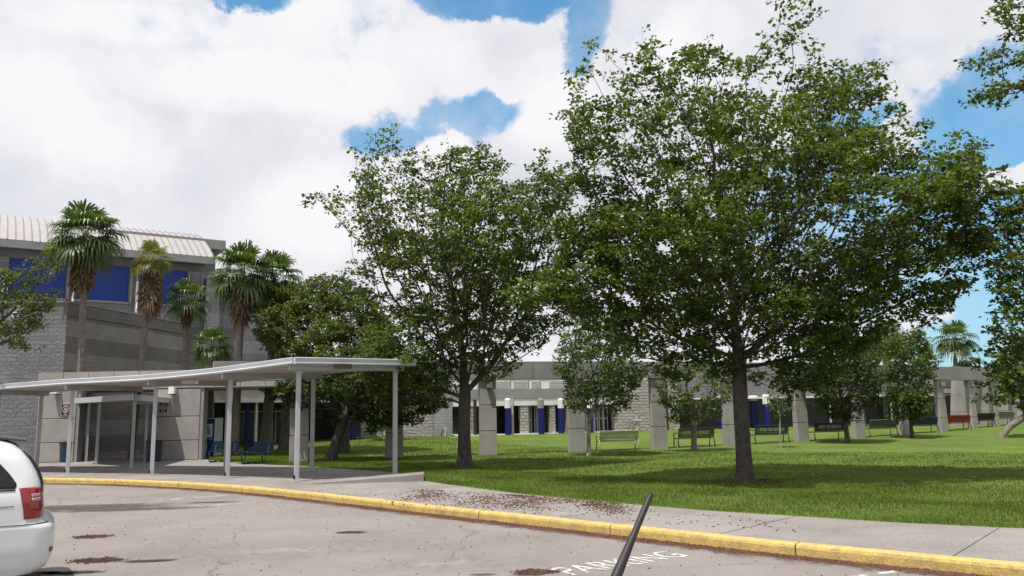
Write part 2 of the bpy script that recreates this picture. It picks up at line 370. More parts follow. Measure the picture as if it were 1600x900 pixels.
# grass blades over the near lawn
def blades(n, dmin, dmax, hmin, hmax, w):
    x = rng.uniform(-14, 19, n); t = rng.random(n)**1.25; y0 = np.interp(x, XE, YE); y = y0+dmin+(dmax-dmin)*t-.03
    z = .16+.42*np.clip((y-.05*x-33)/22, 0, 1)**2*(3-2*np.clip((y-.05*x-33)/22, 0, 1))+.02*np.sin(x*1.3)*np.sin(y*.9)-.005
    a = rng.uniform(0, 2*np.pi, n); 
    h = rng.uniform(hmin, hmax, n)*(1+.5*np.sin(x*1.1+np.sin(y*1.7)*2)*.6); le = rng.normal(0, .4, n)*h; la = rng.uniform(0, 2*np.pi, n)
    P = np.stack([x, y, z], 1); wv = np.stack([np.cos(a)*w, np.sin(a)*w, 0*a], 1)
    T = P+np.stack([np.cos(la)*le, np.sin(la)*le, h], 1)
    return np.stack([P-wv, P+wv, T], 1).reshape(-1, 3)
Vb = np.concatenate([blades(170000, 0, 7, .03, .075, .006), blades(120000, 3, 24, .03, .07, .012)])
struct(quadmesh('grass_blades', Vb, 3, m_blade), 'stuff')
# ------------------------------------------------------------------ facades
class Fac:
    def __init__(s, A, B):
        s.A = Vector((A[0], A[1])); s.B = Vector((B[0], B[1])); s.u = (s.B-s.A).normalized(); s.n = Vector((s.u.y, -s.u.x)); s.L = (s.B-s.A).length
        s.ang = math.atan2(s.u.y, s.u.x)
    def sz(s, px, py):
        r = ray(px, py); t = s.A.dot(s.n)/(r.x*s.n.x+r.y*s.n.y); P = Vector((r.x*t, r.y*t)); return (P-s.A).dot(s.u), EYE+r.z*t
    def w(s, mb, s0, s1, z0, z1, out=0, dep=.2, mi=0):
        c = s.A+s.u*((s0+s1)/2)+s.n*(out-dep/2); mb.box((c.x, c.y, (z0+z1)/2), (abs(s1-s0), dep, abs(z1-z0)), s.ang, mi); return mb
    def r(s, x0, y0, x1, y1):
        ym = (y0+y1)/2; xm = (x0+x1)/2
        return s.sz(x0, ym)[0], s.sz(x1, ym)[0], s.sz(xm, y1)[1], s.sz(xm, y0)[1]
    def px(s, mb, x0, y0, x1, y1, out=0, dep=.2, mi=0): return s.w(mb, *s.r(x0, y0, x1, y1), out, dep, mi)
    def P(s, sx, out=0, z=0): c = s.A+s.u*sx+s.n*out; return Vector((c.x, c.y, z))
def ground2(px, Y): p = aty(px, 650, Y); return (p.x, p.y)
# ---- gymnasium with the vaulted roof
FG = Fac(ground2(0, 44), ground2(322, 50)); org = FG.P(0)
m_gw = block_mat('gym_block', (.225, .225, .235), (.195, .195, .205), FG.ang, .25, .2, .6, band=(.8, .8, .5), mortar=(.16, .16, .17))
gym = root('gymnasium', org, 'large grey block gymnasium with curved standing seam roof and blue wall panels', 'building')
sE, zE = FG.sz(322, 405)
S0 = -14.0
zb0, zb1 = FG.sz(60, 461)[1], FG.sz(60, 403)[1]
zb0 = zE-3.05; zb1 = zE-.85
pan = [FG.sz(x, 440)[0] for x in (12, 103, 118.5, 201.5, 217.5, 292)]
mb = MB(); FG.w(mb, S0, sE, 0, zb0, 0, .5)
cols = [(S0, pan[0]), (pan[1], pan[2]), (pan[3], pan[4]), (pan[5], sE-.05)]
for a, b in cols: FG.w(mb, a, b, zb0, zb1+.0, -.002, .5)
FG.w(mb, S0, sE, zb1, zE-.25, -.15, .35)
# side wall and back
q0 = FG.P(sE, 0); 
FS = Fac((FG.P(sE, 0).x, FG.P(sE, 0).y), (FG.P(sE, -20).x, FG.P(sE, -20).y))
FS.w(mb, .5, 20, 0, zE-.3, 0, .5)
mb.build('wall', m_gw, gym, org)
for k in range(3):
    mb = MB(); FG.w(mb, pan[2*k]+.02, pan[2*k+1]-.02, zb0+.02, zb1-.02, -.12, .1); mb.build('blue_wall_panel', m_blue, gym, org)
    mb = MB(); a, b = pan[2*k]-.05, pan[2*k+1]+.05; FG.w(mb, a, b, zb0-.08, zb0+.03, .06, .3); mb.build('panel_sill', m_pconc2, gym, org)
for x in (3, 112.5, 212.5):
    s_, _ = FG.sz(x, 470); mb = MB(); mb.tube([FG.P(s_, .12, 4.0), FG.P(s_, .12, zb0+1.3)], .075, 10); mb.build('downspout', m_white, gym, org, smooth=True)
for a, b in cols[1:]:
    for q in (a+.12, b-.12): mb = MB(); FG.w(mb, q-.05, q+.05, zb0, zb1-.1, .14, .14); mb.build('corner_trim', m_pconc2, gym, org)
mb = MB(); FG.w(mb, S0-.5, sE+.35, zE-.42, zE, .75, .25); FG.w(mb, S0-.5, sE+.3, zE-.25, zE-.1, .5, .6); mb.build('eave_fascia', m_pconc2, gym, org)
# vault: arc from the eave up and back
def vault(t, lift=0):
    w = 8.5; rise = 2.85; u = 1-math.cos(math.pi*t); k = abs(1-u); return .75-w*u, zE+.02+lift+rise*(1-k**2.1)
mb = MB(); K = 28; vs = []
for sx in (S0-.5, sE+.3):
    for i in range(K+1): o_, z_ = vault(i/K); vs.append(FG.P(sx, o_, z_))
fs = [(i, K+1+i, K+2+i, i+1) for i in range(K)]; mb.add(vs, fs)
# gable wall under the near end
vs = [FG.P(sE, vault(i/K)[0], vault(i/K)[1]-.12) for i in range(K+1)]; mb.add(vs, [tuple(range(K+1))], 1)
mb.build('vault_roof', [m_roof, m_gw], gym, org, smooth=False)
mb = MB(); nse = 64
for j in range(nse+1):
    sx = S0-.5+(sE+.8-S0)*j/nse
    mb.tube([FG.P(sx, *vault(i/16, .02)) for i in range(9)], .028, 4)
mb.build('roof_seams', m_seam, gym, org)
# tower with flat slab roof behind the vault end
mb = MB(); FT = Fac((FG.P(sE-2.6, -2.4).x, FG.P(sE-2.6, -2.4).y), (FG.P(sE+1, -2.4).x, FG.P(sE+1, -2.4).y))
t0, tz = FT.sz(290, 387); t1, _ = FT.sz(337, 400); FT.w(mb, t0-1, t1, 0, tz, 0, 8); mb.build('tower_wall', m_gw, gym, org)
mb = MB(); a, z1 = FT.sz(330, 374.5); FT.w(mb, t0-4, FT.sz(350, 380)[0], tz, tz+.62, .5, 9); mb.build('tower_roof', m_pconc2, gym, org)
# lower wing to the right
mb = MB(); sa, za = FG.sz(320, 437); sb, zb = FG.sz(338.5, 450); FG.w(mb, sE, sb, 0, za, 1.0, 3.5); zc = FG.sz(380, 467)[1]; sc = FG.sz(440, 500)[0]
FG.w(mb, sb, sc, 0, zc, .6, 6); mb.build('side_wing_wall', m_gw, gym, org)
mb = MB(); FG.w(mb, sE-.02, sb+.1, za, za+.12, 1.1, 3.7); FG.w(mb, sb+.1, sc+.1, zc, zc+.12, .7, 6.2); mb.build('wing_coping', m_pconc, gym, org)
# ---- dark split-face block building in front
c0 = ground2(94, 38.2); c1 = ground2(215, 43.4); c2 = ground2(290, 48.5)
m_b1 = block_mat('split_face_dark', (.20, .20, .215), (.165, .165, .18), 0.1, .8, .2, .4, rocky=9, mortar=(.15, .15, .16))
dirn = math.atan2(c1[1]-c0[1], c1[0]-c0[0])
m_b2 = block_mat('banded_block', (.27, .26, .245), (.245, .235, .22), dirn, .3, .2, .4, band=(.8, .66, .5), mortar=(.20, .195, .185))
zt = 1.9+ (aty(94, 473, 38.2).z-1.9)
org = Vector((c0[0], c0[1], 0)); blk = root('block_building', org, 'low dark grey split-face block building with curved banded side wall behind the two concrete panels', 'building')
FB = Fac((c0[0]-22, c0[1]-1.2), c0)
mb = MB(); FB.w(mb, 0, FB.L, 0, zt-.62, 0, .4); mb.build('front_wall', m_b1, blk, org)
mb = MB(); FB.w(mb, 0, FB.L, zt-.62, zt, .0, .42); mb.build('front_parapet', m_b2, blk, org)
pts = []
for i in range(13):
    t = i/12; a = Vector(c0).lerp(Vector(c1), t); b = Vector(c1).lerp(Vector(c2), t); pts.append(a.lerp(b, t))
bk = [p+Vector((-.4, .25)) for p in pts]; zfall = lambda p: zt
mb = MB(); mb.prism([tuple(p) for p in pts]+[tuple(p) for p in bk[::-1]], 0, zt-.62); mb.build('side_wall', m_b2, blk, org)
pr = [p+Vector((.05, -.03)) for p in pts]
mb = MB(); mb.prism([tuple(p) for p in pr]+[tuple(p) for p in bk[::-1]], zt-.62, zt-.02); mb.build('parapet', m_b2, blk, org)
mb = MB(); cp = [p+Vector((.09, -.05)) for p in pts]; mb.prism([tuple(p) for p in cp]+[tuple(p) for p in bk[::-1]], zt-.02, zt+.08); FB.w(mb, 0, FB.L+.05, zt+.005, zt+.085, .06, .5); mb.build('coping', m_pconc2, blk, org)
mb = MB(); roofp = [tuple(p) for p in bk]+[(c2[0]-20, c2[1]+3), (c0[0]-22, c0[1]-1)]
mb.prism(roofp, zt-.9, zt-.7); mb.build('roof', m_pconc2, blk, org)
s_, z_ = FB.sz(27, 492); mb = MB(); FB.w(mb, s_-.14, s_+.14, z_-.12, z_+.12, .2, .2); FB.w(mb, s_-.09, s_+.09, z_-.07, z_+.07, .212, .02, 1)
mb.build('floodlight', [m_white, m_glass], blk, org)
# ---- concrete entry wall with two panels and parapet
Y0 = 36.4
FC = Fac((-30, Y0), (10, Y0)); org = Vector((-20, Y0, .15))
ent = root('concrete_entry_canopy', org, 'smooth pale precast concrete gateway of two jointed wall panels under a long parapet', 'gateway')
zP = FC.sz(240, 579)[1]; zPb = FC.sz(275, 606)[1]
s0 = FC.sz(57, 620)[0]; sEnd = FC.sz(455, 590)[0]
edges = np.linspace(s0, sEnd, 11)
mb = MB()
for a, b in zip(edges, edges[1:]): FC.w(mb, a+.012, b-.012, zPb, zP, .0, .5)
FC.w(mb, s0+.03, sEnd-.03, zPb+.02, zP-.03, -.04, .4, 1); mb.build('parapet', [m_pconc, m_joint], ent, org)
mb = MB(); FC.w(mb, s0+.1, sEnd-.1, zPb-.03, zPb+.1, -.52, 3.2); mb.build('soffit', m_soff, ent, org)
for (xa, xb) in ((57, 122), (240, 316)):
    a = FC.sz(xa, 660)[0]; b = FC.sz(xb-5, 660)[0]; hs = [.15, 1.02, 2.08, zPb-.035]
    for z0, z1 in zip(hs, hs[1:]):
        mb = MB(); FC.w(mb, a, b, z0+.015, z1-.012, -.02, .55); mb.build('wall_panel', m_pconc, ent, org, bevel=.012)
    mb = MB(); FC.w(mb, a+.02, b-.02, .15, zPb, -.05, .48); mb.build('joint_backing', m_joint, ent, org)
    mb = MB(); FC.w(mb, b+.002, b+.15, .15, zPb-.002, -.06, .5); mb.build('end_pier', m_pconc2, ent, org)
    lx = 272 if xa > 100 else 90; sl_, zl = FC.sz(lx, 610)
    mb = MB(); FC.w(mb, sl_-.13, sl_+.13, zl-.16, zl+.16, .3, .3); FC.w(mb, sl_-.1, sl_+.1, zl-.2, zl-.16, .27, .24, 1); mb.build('wall_light', [m_white, m_glass], ent, org)
# wall signs (dark plaque, ring emblem)
m_sign = paint('dark_maroon_sign', (.055, .028, .028), .4); m_cream = paint('cream_marks', (.6, .55, .5), .5)
for px_, lb in ((103, 'small dark maroon plaque with round emblem on the left concrete panel behind a post'), (255.5, 'small dark maroon plaque with round emblem on the concrete panel beside the vending machine')):
    s_, z_ = FC.sz(px_, 636 if px_ > 200 else 640); o0 = FC.P(s_, .0, z_); w_, h_ = .36, .52
    sg = root('wall_sign', o0, lb, 'sign', 'plaques on the concrete panels')
    mb = MB(); FC.w(mb, s_-w_/2-.03, s_+w_/2+.03, z_-h_/2-.03, z_+h_/2+.03, .01, .025); mb.build('border', m_cream, sg, o0)
    mb = MB(); FC.w(mb, s_-w_/2, s_+w_/2, z_-h_/2, z_+h_/2, .02, .028); mb.build('plaque', m_sign, sg, o0)
    mb = MB(); R = .135
    ring = [FC.P(s_+R*math.cos(a), .024, z_+R*math.sin(a)) for a in np.linspace(0, 2*math.pi, 25)]
    mb.tube(ring, .014, 5)
    mb.tube([FC.P(s_-R*.7, .024, z_+R*.7), FC.P(s_+R*.7, .024, z_-R*.7)], .012, 5)
    FC.w(mb, s_-.07, s_+.06, z_-.03, z_+.0, .026, .01); FC.w(mb, s_-.02, s_+.09, z_+.03, z_+.055, .026, .01); FC.w(mb, s_-.09, s_+.02, z_-.075, z_-.055, .026, .01)
    mb.build('emblem', m_cream, sg, o0)
    mb = MB(); FC.w(mb, s_-.12, s_+.12, z_+.19, z_+.215, .026, .01); mb.build('upper_lettering', m_cream, sg, o0)
    mb = MB(); FC.w(mb, s_-.07, s_+.08, z_-.225, z_-.2, .026, .01); mb.build('lower_lettering', m_cream, sg, o0)
# ---- arcade building behind the gateway (x 316..560)
A_ = ground2(322, 42.5); B_ = ground2(575, 50.5); FA = Fac(A_, B_); org = FA.P(0)
arc = root('arcade_building', org, 'low arcade building with dark glazed openings and thin grey posts behind the blue benches', 'building')
zt2 = FA.sz(380, 592)[1]; zb2 = FA.sz(380, 625)[1]
mb = MB(); FA.w(mb, -.3, FA.L, zb2, zt2, 0, 1.2); mb.build('beam', m_pconc, arc, org)
mb = MB(); FA.w(mb, -.3, FA.L, zb2-.14, zb2-.004, .25, 1.6); mb.build('beam_trim', m_alu, arc, org)
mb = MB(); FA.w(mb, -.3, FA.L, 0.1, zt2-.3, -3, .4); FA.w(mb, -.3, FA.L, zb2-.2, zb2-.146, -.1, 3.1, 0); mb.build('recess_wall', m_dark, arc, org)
mb = MB(); FA.w(mb, -.3, FA.L, .1, .3, .1, 3.4); mb.build('floor_slab', m_conc, arc, org)
for x in (330, 372, 400, 442):
    s_ = FA.sz(x, 670)[0]; mb = MB(); FA.w(mb, s_-.06, s_+.06, .3, zb2-.145, .02, .12); mb.build('post', m_alu, arc, org)
for x in (343, 420, 465):
    s_ = FA.sz(x, 670)[0]; mb = MB(); FA.w(mb, s_-1, s_+.9, .32, zb2-.5, -2.8, .08); mb.build('glazing', m_glass, arc, org)
    mb = MB()
    for q in (-1.0, -.35, .3, .95): FA.w(mb, s_+q-.03, s_+q+.03, .3, zb2-.45, -2.76, .08)
    FA.w(mb, s_-1, s_+.98, 2.3, 2.37, -2.755, .07); mb.build('mullions', m_post, arc, org)
def column(fac, x, parent, org, z0, zt_, zs, r=.16, out=.35, topm=None):
    s_ = fac.sz(x, 650)[0]; p = fac.P(s_, out)
    mb = MB(); mb.tube([(p.x, p.y, z0), (p.x, p.y, zs)], r, 16); o = mb.build('column', m_bcol, parent, org, smooth=False)
    mb = MB(); mb.tube([(p.x, p.y, zs), (p.x, p.y, zt_-.12), (p.x, p.y, zt_-.03), (p.x, p.y, zt_)], [r*1.03, r*1.03, r*.8, r*.3], 16); c = mb.build('column_top', topm or m_white, o, org); c.parent = o
    return o
column(FA, 393, arc, org, .2, zb2-.15, 2.75, .13, -.4)
# ---- entrance building (x 540..1060)
A_ = ground2(540, 50.5); B_ = ground2(1062, 57); FD = Fac(A_, B_); org = FD.P(0)
m_st = block_mat('split_face_light', (.42, .39, .37), (.36, .335, .32), FD.ang, 1.2, .2, .5, rocky=6)
m_smooth = block_mat('smooth_block', (.30, .30, .31), (.27, .27, .28), FD.ang, .2, .2, .4)
eb = root('entrance_building', org, 'single storey pale split-face block building with white and blue columned entrance across the lawn', 'building')
def z_(px, py, f=FD): return f.sz(px, py)[1]
for (x0, x1, yt) in ((564, 677, 596), (960, 1061, 592)): mb = MB(); FD.w(mb, FD.sz(x0, 640)[0], FD.sz(x1, 640)[0], .2, z_((x0+x1)/2, yt), 0, .6); mb.build('split_face_wall', m_st, eb, org)
mb = MB()
FD.px(mb, 677.5, 600, 705, 682, .35, .9); mb.build('smooth_wall', m_smooth, eb, org)
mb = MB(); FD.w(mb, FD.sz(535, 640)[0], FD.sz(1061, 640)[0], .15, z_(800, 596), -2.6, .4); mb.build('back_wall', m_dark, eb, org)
mb = MB(); sA, sB = FD.sz(705, 650)[0], FD.sz(957, 650)[0]
FD.w(mb, sA, sB, z_(830, 622.5), z_(830, 607.5), .32, .5); mb.build('entrance_beam', m_pconc2, eb, org)
mb = MB(); FD.w(mb, sA, sB, z_(830, 633.5), z_(830, 622.6), .28, .3); FD.w(mb, sA, sB, z_(830, 607.4), z_(830, 594), .20, .3); mb.build('white_wall_band', m_white, eb, org)
s0 = sA+.4; zl0, zl1 = z_(830, 606.5), z_(830, 595.5)
for k in range(9):
    mb = MB(); wd_ = 1.02 if k % 4 else .6
    FD.w(mb, s0+k*1.25, s0+k*1.25+wd_, zl0+.02, zl1, .225, .05)
    for q in range(4): FD.w(mb, s0+k*1.25+.03, s0+k*1.25+wd_-.03, zl0+.06+q*(zl1-zl0)/4.2, zl0+.085+q*(zl1-zl0)/4.2, .24, .03, 1)
    FD.w(mb, s0+k*1.25+wd_+.02, s0+k*1.25+wd_+.06, zl0, zl1, .235, .03, 1)
    mb.build('louvre', [m_white, m_seam], eb, org)
mb = MB(); FD.w(mb, sA, sB, z_(830, 600), z_(830, 594)+.6, -1.2, 1); FD.w(mb, sA, sB, z_(830, 594), z_(830, 594)+.22, .22, 3.0); mb.build('roof', m_pconc2, eb, org)
for (x0, x1) in ((733, 742), (812, 824), (858, 866), (884, 891)): mb = MB(); FD.w(mb, FD.sz(x0, 650)[0], FD.sz(x1, 650)[0], .3, z_(830, 633.5)-.003, .24, .5); mb.build('stone_pier', m_st, eb, org)
for (x0, x1) in ((799, 811), (850, 864)): mb = MB(); FD.w(mb, FD.sz(x0, 650)[0], FD.sz(x1, 650)[0], .3, z_(830, 634.5), -.8, .1); mb.build('brown_panel', m_brown, eb, org)
def glazed_door(fac, x0, x1, par, org, z0, z1, out):
    a, b = fac.sz(x0, 650)[0], fac.sz(x1, 650)[0]
    mb = MB(); fac.w(mb, a, b, z0, z1, out-.03, .05); d = mb.build('door', m_glass, par, org)
    mb = MB()
    for q in (a, (a+b)/2-.04, (a+b)/2+.04, b): fac.w(mb, q-.035, q+.035, z0, z1, out, .08)
    for z in (z0+.05, z0+1.0, z1-.05): fac.w(mb, a, b, z-.04, z+.04, out-.004, .07)
    mb.build('door_frame', m_alum, d, org)
glazed_door(FD, 829, 836.5, eb, org, .5, 2.45, -.9); glazed_door(FD, 842, 850, eb, org, .5, 2.45, -.9)
glazed_door(FD, 919, 929, eb, org, .5, 2.9, -.9); glazed_door(FD, 931, 941, eb, org, .5, 2.9, -.9)
glazed_door(FD, 944, 957, eb, org, .5, 2.9, -.9)
mb = MB(); FD.w(mb, FD.sz(708, 650)[0], sB, .12, z_(790, 678), .62, 3.4); mb.build('entrance_slab', m_white, eb, org)
z0c = z_(790, 680)
for x, tm in ((789, None), (840, m_pconc2), (871, None), (916, None)): column(FD, x, eb, org, z0c, z_(x, 622.5), z_(x, 638), .2, .72, tm)
s_ = FD.sz(799, 650)[0]; mb = MB(); p = FD.P(s_, .3); mb.tube([(p.x, p.y, .4), (p.x, p.y, z_(830, 622))], .07, 8); mb.build('thin_post', m_alum, eb, org)
s_ = FD.sz(739.5, 650)[0]; p = FD.P(s_, .5); mb = MB(); mb.tube([(p.x, p.y, .3), (p.x, p.y, z_(740, 625))], .11, 8); mb.build('brown_post', m_brown, eb, org)
s_ = FD.sz(548, 650)[0]; p = FD.P(s_, .3); mb = MB(); mb.tube([(p.x, p.y, .2), (p.x, p.y, 3.4)], .3, 12); mb.build('column', m_bcol, eb, org)
s_ = FD.sz(1042, 650)[0]; mb = MB(); FD.w(mb, s_-.04, s_+.04, .5, 4.2, .08, .08); mb.build('rain_pipe', m_black, eb, org)
# ---- classroom building (x 1060..1700)
A_ = ground2(1062, 58.5); B_ = ground2(1720, 64); FE = Fac(A_, B_); org = FE.P(0)
m_eb = block_mat('classroom_block', (.165, .16, .168), (.15, .145, .155), FE.ang, .3, .2, .4)
cb = root('classroom_building', org, 'long low grey classroom wing with shaded walkway and thin white eave behind the colonnade', 'building')
ze = FE.sz(1210, 622.5)[1]; zr = FE.sz(1210, 590)[1]
mb = MB(); FE.w(mb, 0, FE.L, ze+.1, zr, 0, .5); mb.build('upper_wall', m_eb, cb, org)
mb = MB(); FE.w(mb, 0, FE.L, ze-.02, ze+.1, 1.6, 2.2); mb.build('walkway_eave', m_white, cb, org)
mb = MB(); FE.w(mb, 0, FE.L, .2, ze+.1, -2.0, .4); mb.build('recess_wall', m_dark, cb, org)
mb = MB(); FE.w(mb, 0, FE.L, .2, .56, 1.8, 4); mb.build('floor_slab', m_conc, cb, org)
for x in (1281, 1375, 1388, 1500, 1530, 1560):
    s_ = FE.sz(x, 650)[0]; mb = MB(); FE.w(mb, s_-.05, s_+.05, .5, ze-.12, 1.5, .1); mb.build('post', m_alu, cb, org)
mb = MB(); FE.w(mb, FE.sz(1452, 650)[0], FE.sz(1600, 650)[0], ze+.6, zr+.02, .35, .3); FE.w(mb, FE.sz(1452, 650)[0], FE.sz(1600, 650)[0], ze+.15, ze+.5, 1.9, 2, 0); mb.build('concrete_band', m_pconc, cb, org)
column(FE, 1118, cb, org, .5, ze-.05, 2.9, .3, 1.2); column(FE, 1171, cb, org, .5, ze-.05, 2.9, .3, .8); column(FE, 1179, cb, org, .5, FE.sz(1179, 617)[1], FE.sz(1179, 632)[1], .24, 1.95)
# ---- colonnade
PX = [(330, 31.5), (468, 33.0), (616, 34.2), (762, 35.0), (900, 36.0), (1028, 37.3), (1140, 38.9), (1250, 40.6), (1339, 42.8), (1413, 45.0), (1471, 47.2), (1519, 49.6), (1554, 52.5), (1583, 55.6)]
pp = [Vector(ground2(a, b)) for a, b in PX]
# even the spacing with light smoothing
ZB0, ZB1 = 3.42, 4.17
co_org = Vector((pp[3].x, pp[3].y, .15))
colo = root('colonnade', co_org, 'long curved colonnade of tapered pale concrete pillars carrying a heavy beam across the lawn', 'colonnade')
def direct(i):
    t = (pp[min(i+1, len(pp)-1)]-pp[max(i-1, 0)]).normalized(); return t
for i, p in enumerate(pp):
    if i == 0: continue
    t = direct(i); a = math.atan2(t.y, t.x); n = Vector((t.y, -t.x)); zg = hL(p.x, p.y)-.05
    def ring_(z, w, d): # rectangle with tapered depth
        return [(p.x+t.x*u+n.x*v_, p.y+t.y*u+n.y*v_, z) for u, v_ in ((-w, -d), (w, -d), (w, d), (-w, d))]
    def frust(mb, z0, z1, w, mi=0, ins=0):
        f = lambda z: .17-.05*(z-zg)/(ZB0-zg)-ins
        mb.add(ring_(z0, w, f(z0))+ring_(z1, w, f(z1)), [(0, 3, 2, 1), (4, 5, 6, 7), (0, 1, 5, 4), (1, 2, 6, 5), (2, 3, 7, 6), (3, 0, 4, 7)][::1], mi)
    mb = MB(); hs = [zg, 1.22, 2.32, ZB0]
    for z0, z1 in zip(hs, hs[1:]): frust(mb, z0+.012, z1-.014, .36)
    frust(mb, zg, ZB0, .34, 1, .02)
    po = mb.build('pillar', [m_pconc, m_joint], colo, co_org)
    # light fixture high on the outer face
    lp = p+n*(.12+.11)+t*(.04)
    mb = MB(); mb.box((lp.x, lp.y, ZB0-.26), (.22, .26, .24), a); mb.box((lp.x+n.x*.02, lp.y+n.y*.02, ZB0-.395), (.18, .18, .03), a, 1); mb.build('pillar_light', [m_pconc2, m_glass], po, co_org)
for i in range(0, len(pp)-1):
    a_, b_ = pp[i], pp[i+1]
    for t0, t1 in ((0, .5), (.5, 1)):
        qa, qb = a_.lerp(b_, t0), a_.lerp(b_, t1); t = (b_-a_).normalized(); n = Vector((t.y, -t.x)); qa = qa+t*.012; qb = qb-t*.012
        mb = MB(); mb.prism([tuple(qa+n*.24), tuple(qb+n*.24), tuple(qb-n*.24), tuple(qa-n*.24)], ZB0, ZB1); mb.build('beam', m_pconc2, colo, co_org)
# inner ring of pillars at the far right
co2 = root('inner_colonnade', Vector((*ground2(1500, 58), .5)), 'short far row of lit wide-based concrete pillars seen through the right end of the colonnade', 'colonnade')
m_lit = m_pconc; o2 = co2.location.copy(); prev = None
for x, Y in ((1501, 54.0), (1538, 56.5), (1565, 57.8), (1583, 59)):
    p = Vector(ground2(x, Y)); a = .5; mb = MB(); hs = [.4, 1.5, 2.6, 3.9]
    for z0, z1 in zip(hs, hs[1:]):
        f = lambda z: .62-.42*(z-.4)/3.5
        w0, w1 = f(z0+.01), f(z1-.012); v = [(p.x+u*w0, p.y+q*.3, z0+.01) for u, q in ((-1, -1), (1, -1), (1, 1), (-1, 1))]+[(p.x+u*w1, p.y+q*.3, z1-.012) for u, q in ((-1, -1), (1, -1), (1, 1), (-1, 1))]
        mb.add(v, [(0, 3, 2, 1), (4, 5, 6, 7), (0, 1, 5, 4), (1, 2, 6, 5), (2, 3, 7, 6), (3, 0, 4, 7)])
    mb.build('pillar', m_pconc, co2, o2)
mb = MB(); qa, qb = Vector(ground2(1495, 53.9)), Vector(ground2(1600, 60.5)); n = Vector((0, .3)); mb.prism([tuple(qa-n), tuple(qb-n), tuple(qb+n), tuple(qa+n)], 3.9, 4.5); mb.build('beam', m_pconc2, co2, o2)
# ---- covered walkway
FR = [(617, 740, 'e'), (463, 752, 'c'), (355, 747, ''), (237, 743, ''), (105, 741, '')]
def gp(x, y): return Vector(onz(x, y, .15).to_2d())
f0, f1, f2, f3 = gp(463, 752), gp(355, 747), gp(237, 743), gp(105, 741)
fv = (f3-f2); f4 = f3+fv*.98; f5 = f4+fv
e0, e1, e2, e3, e4 = gp(617, 740), gp(487, 736), gp(352, 734), gp(205, 732), gp(57, 733)
e5 = e4+(e4-e3)
worg = Vector((f0.x, f0.y, .15))
wk = root('covered_walkway', worg, 'low flat roofed aluminium walkway canopy on slim grey posts beside the yellow kerb', 'canopy')
def _zt(p, y):                                               # height of the fascia top over p seen at picture row y
    return aty(proj((p.x, p.y, 3.4))[0], y, p.y).z-.175
_A, _B, _C = f0+(f0-e0).normalized()*.42+(f0-f1).normalized()*.35, f3+(f3-e3).normalized()*.42, e0+(e0-f0).normalized()*.42+(e0-e1).normalized()*.35
_rows = [(p.x, p.y, 1.0) for p in (_A, _B, _C)]; _zs = [_zt(_A, 558), _zt(_B, 602-.095*proj((_B.x, _B.y, 3.4))[0]), _zt(_C, 562)]
_k = np.linalg.solve(np.array(_rows), np.array(_zs)); print('roof', _zs, _k)
def rz(p): return float(_k[0]*p[0]+_k[1]*p[1]+_k[2])-.07*math.sin(math.pi*min(1, max(0, (f0.x-p[0])/(f0.x-f3.x))))
for p in (f0, f1, f2, f3, f4, f5, e0, e1, e2, e3, e4, e5):
    a = .45; mb = MB(); h = rz(p)-.16
    mb.box((p.x, p.y, (.15+h)/2), (.125, .125, h-.15), a); mb.box((p.x, p.y, .16), (.24, .24, .018), a); mb.box((p.x, p.y, h-.03), (.19, .19, .02), a); po = mb.build('post', m_post, wk, worg, bevel=.01)
    if p in (f0, f1, f2, f3):
        mb = MB(); q = p+Vector((-.05, -.075)); mb.box((q.x, q.y, .27), (.05, .05, .10), a); mb.build('drain_outlet', m_black, po, worg)
for a_, b_ in ((f0, e0), (f1, e1), (f2, e2), (f3, e3), (f4, e4), (f5, e5)):
    t = (b_-a_).normalized(); n = Vector((-t.y, t.x))*.06; qa, qb = a_-t*.3, b_+t*.3
    mb = MB(); mb.prism([tuple(qa+n), tuple(qb+n), tuple(qb-n), tuple(qa-n)], lambda p: rz(p)-.165, lambda p: rz(p)-.005); mb.build('cross_beam', m_post, wk, worg)
oF = [f0, f1, f2, f3, f4, f5]; oE = [e0, e1, e2, e3, e4, e5]
# roof deck with fascia
def outw(a, b, k): 
    t = (a-b).normalized(); return a+t*k
Fr = [outw(f, e, .42) for f, e in zip(oF, oE)]; Er = [outw(e, f, .42) for f, e in zip(oF, oE)]
sh = (f0-f1).normalized()*.35; Fr[0] += sh; Er[0] += (e0-e1).normalized()*.35
for k in range(5):
    aF, bF, aE, bE = Fr[k], Fr[k+1], Er[k], Er[k+1]
    n_ = 10
    mb = MB()
    for q in range(n_):
        u0, u1 = q/n_, (q+1)/n_-.004
        P0, P1, P2, P3 = aF.lerp(bF, u0), aF.lerp(bF, u1), aE.lerp(bE, u1), aE.lerp(bE, u0)
        mb.prism([tuple(P0), tuple(P1), tuple(P2), tuple(P3)], lambda p: rz(p), lambda p: rz(p)+.05)
    mb.build('roof_deck', m_soff, wk, worg)
def fascia(A, B, out):
    t = (B-A).normalized(); n = out.normalized(); segs = 8; vs = []
    mb = MB()
    for q in range(segs):
        a, b = A.lerp(B, q/segs), A.lerp(B, (q+1)/segs)
        vv = []
        for p in (a, b):
            for o_, z_h in ((0, -.02), (.05, -.02), (.07, .02), (.05, .05), (.07, .16), (.05, .175), (0, .175)): vv.append((p.x+n.x*o_, p.y+n.y*o_, rz(p)+z_h))
        mb.add(vv, [(i, 7+i, 7+(i+1) % 7, (i+1) % 7) for i in range(7)]+([tuple(range(7))] if q == 0 else [])+([tuple(range(7, 14))[::-1]] if q == segs-1 else []))
    mb.build('fascia', m_alu, wk, worg)
for k in range(5):
    fascia(Fr[k], Fr[k+1], Fr[k]-Er[k]); fascia(Er[k], Er[k+1], Er[k]-Fr[k])
fascia(Fr[0], Er[0], f0-f1)
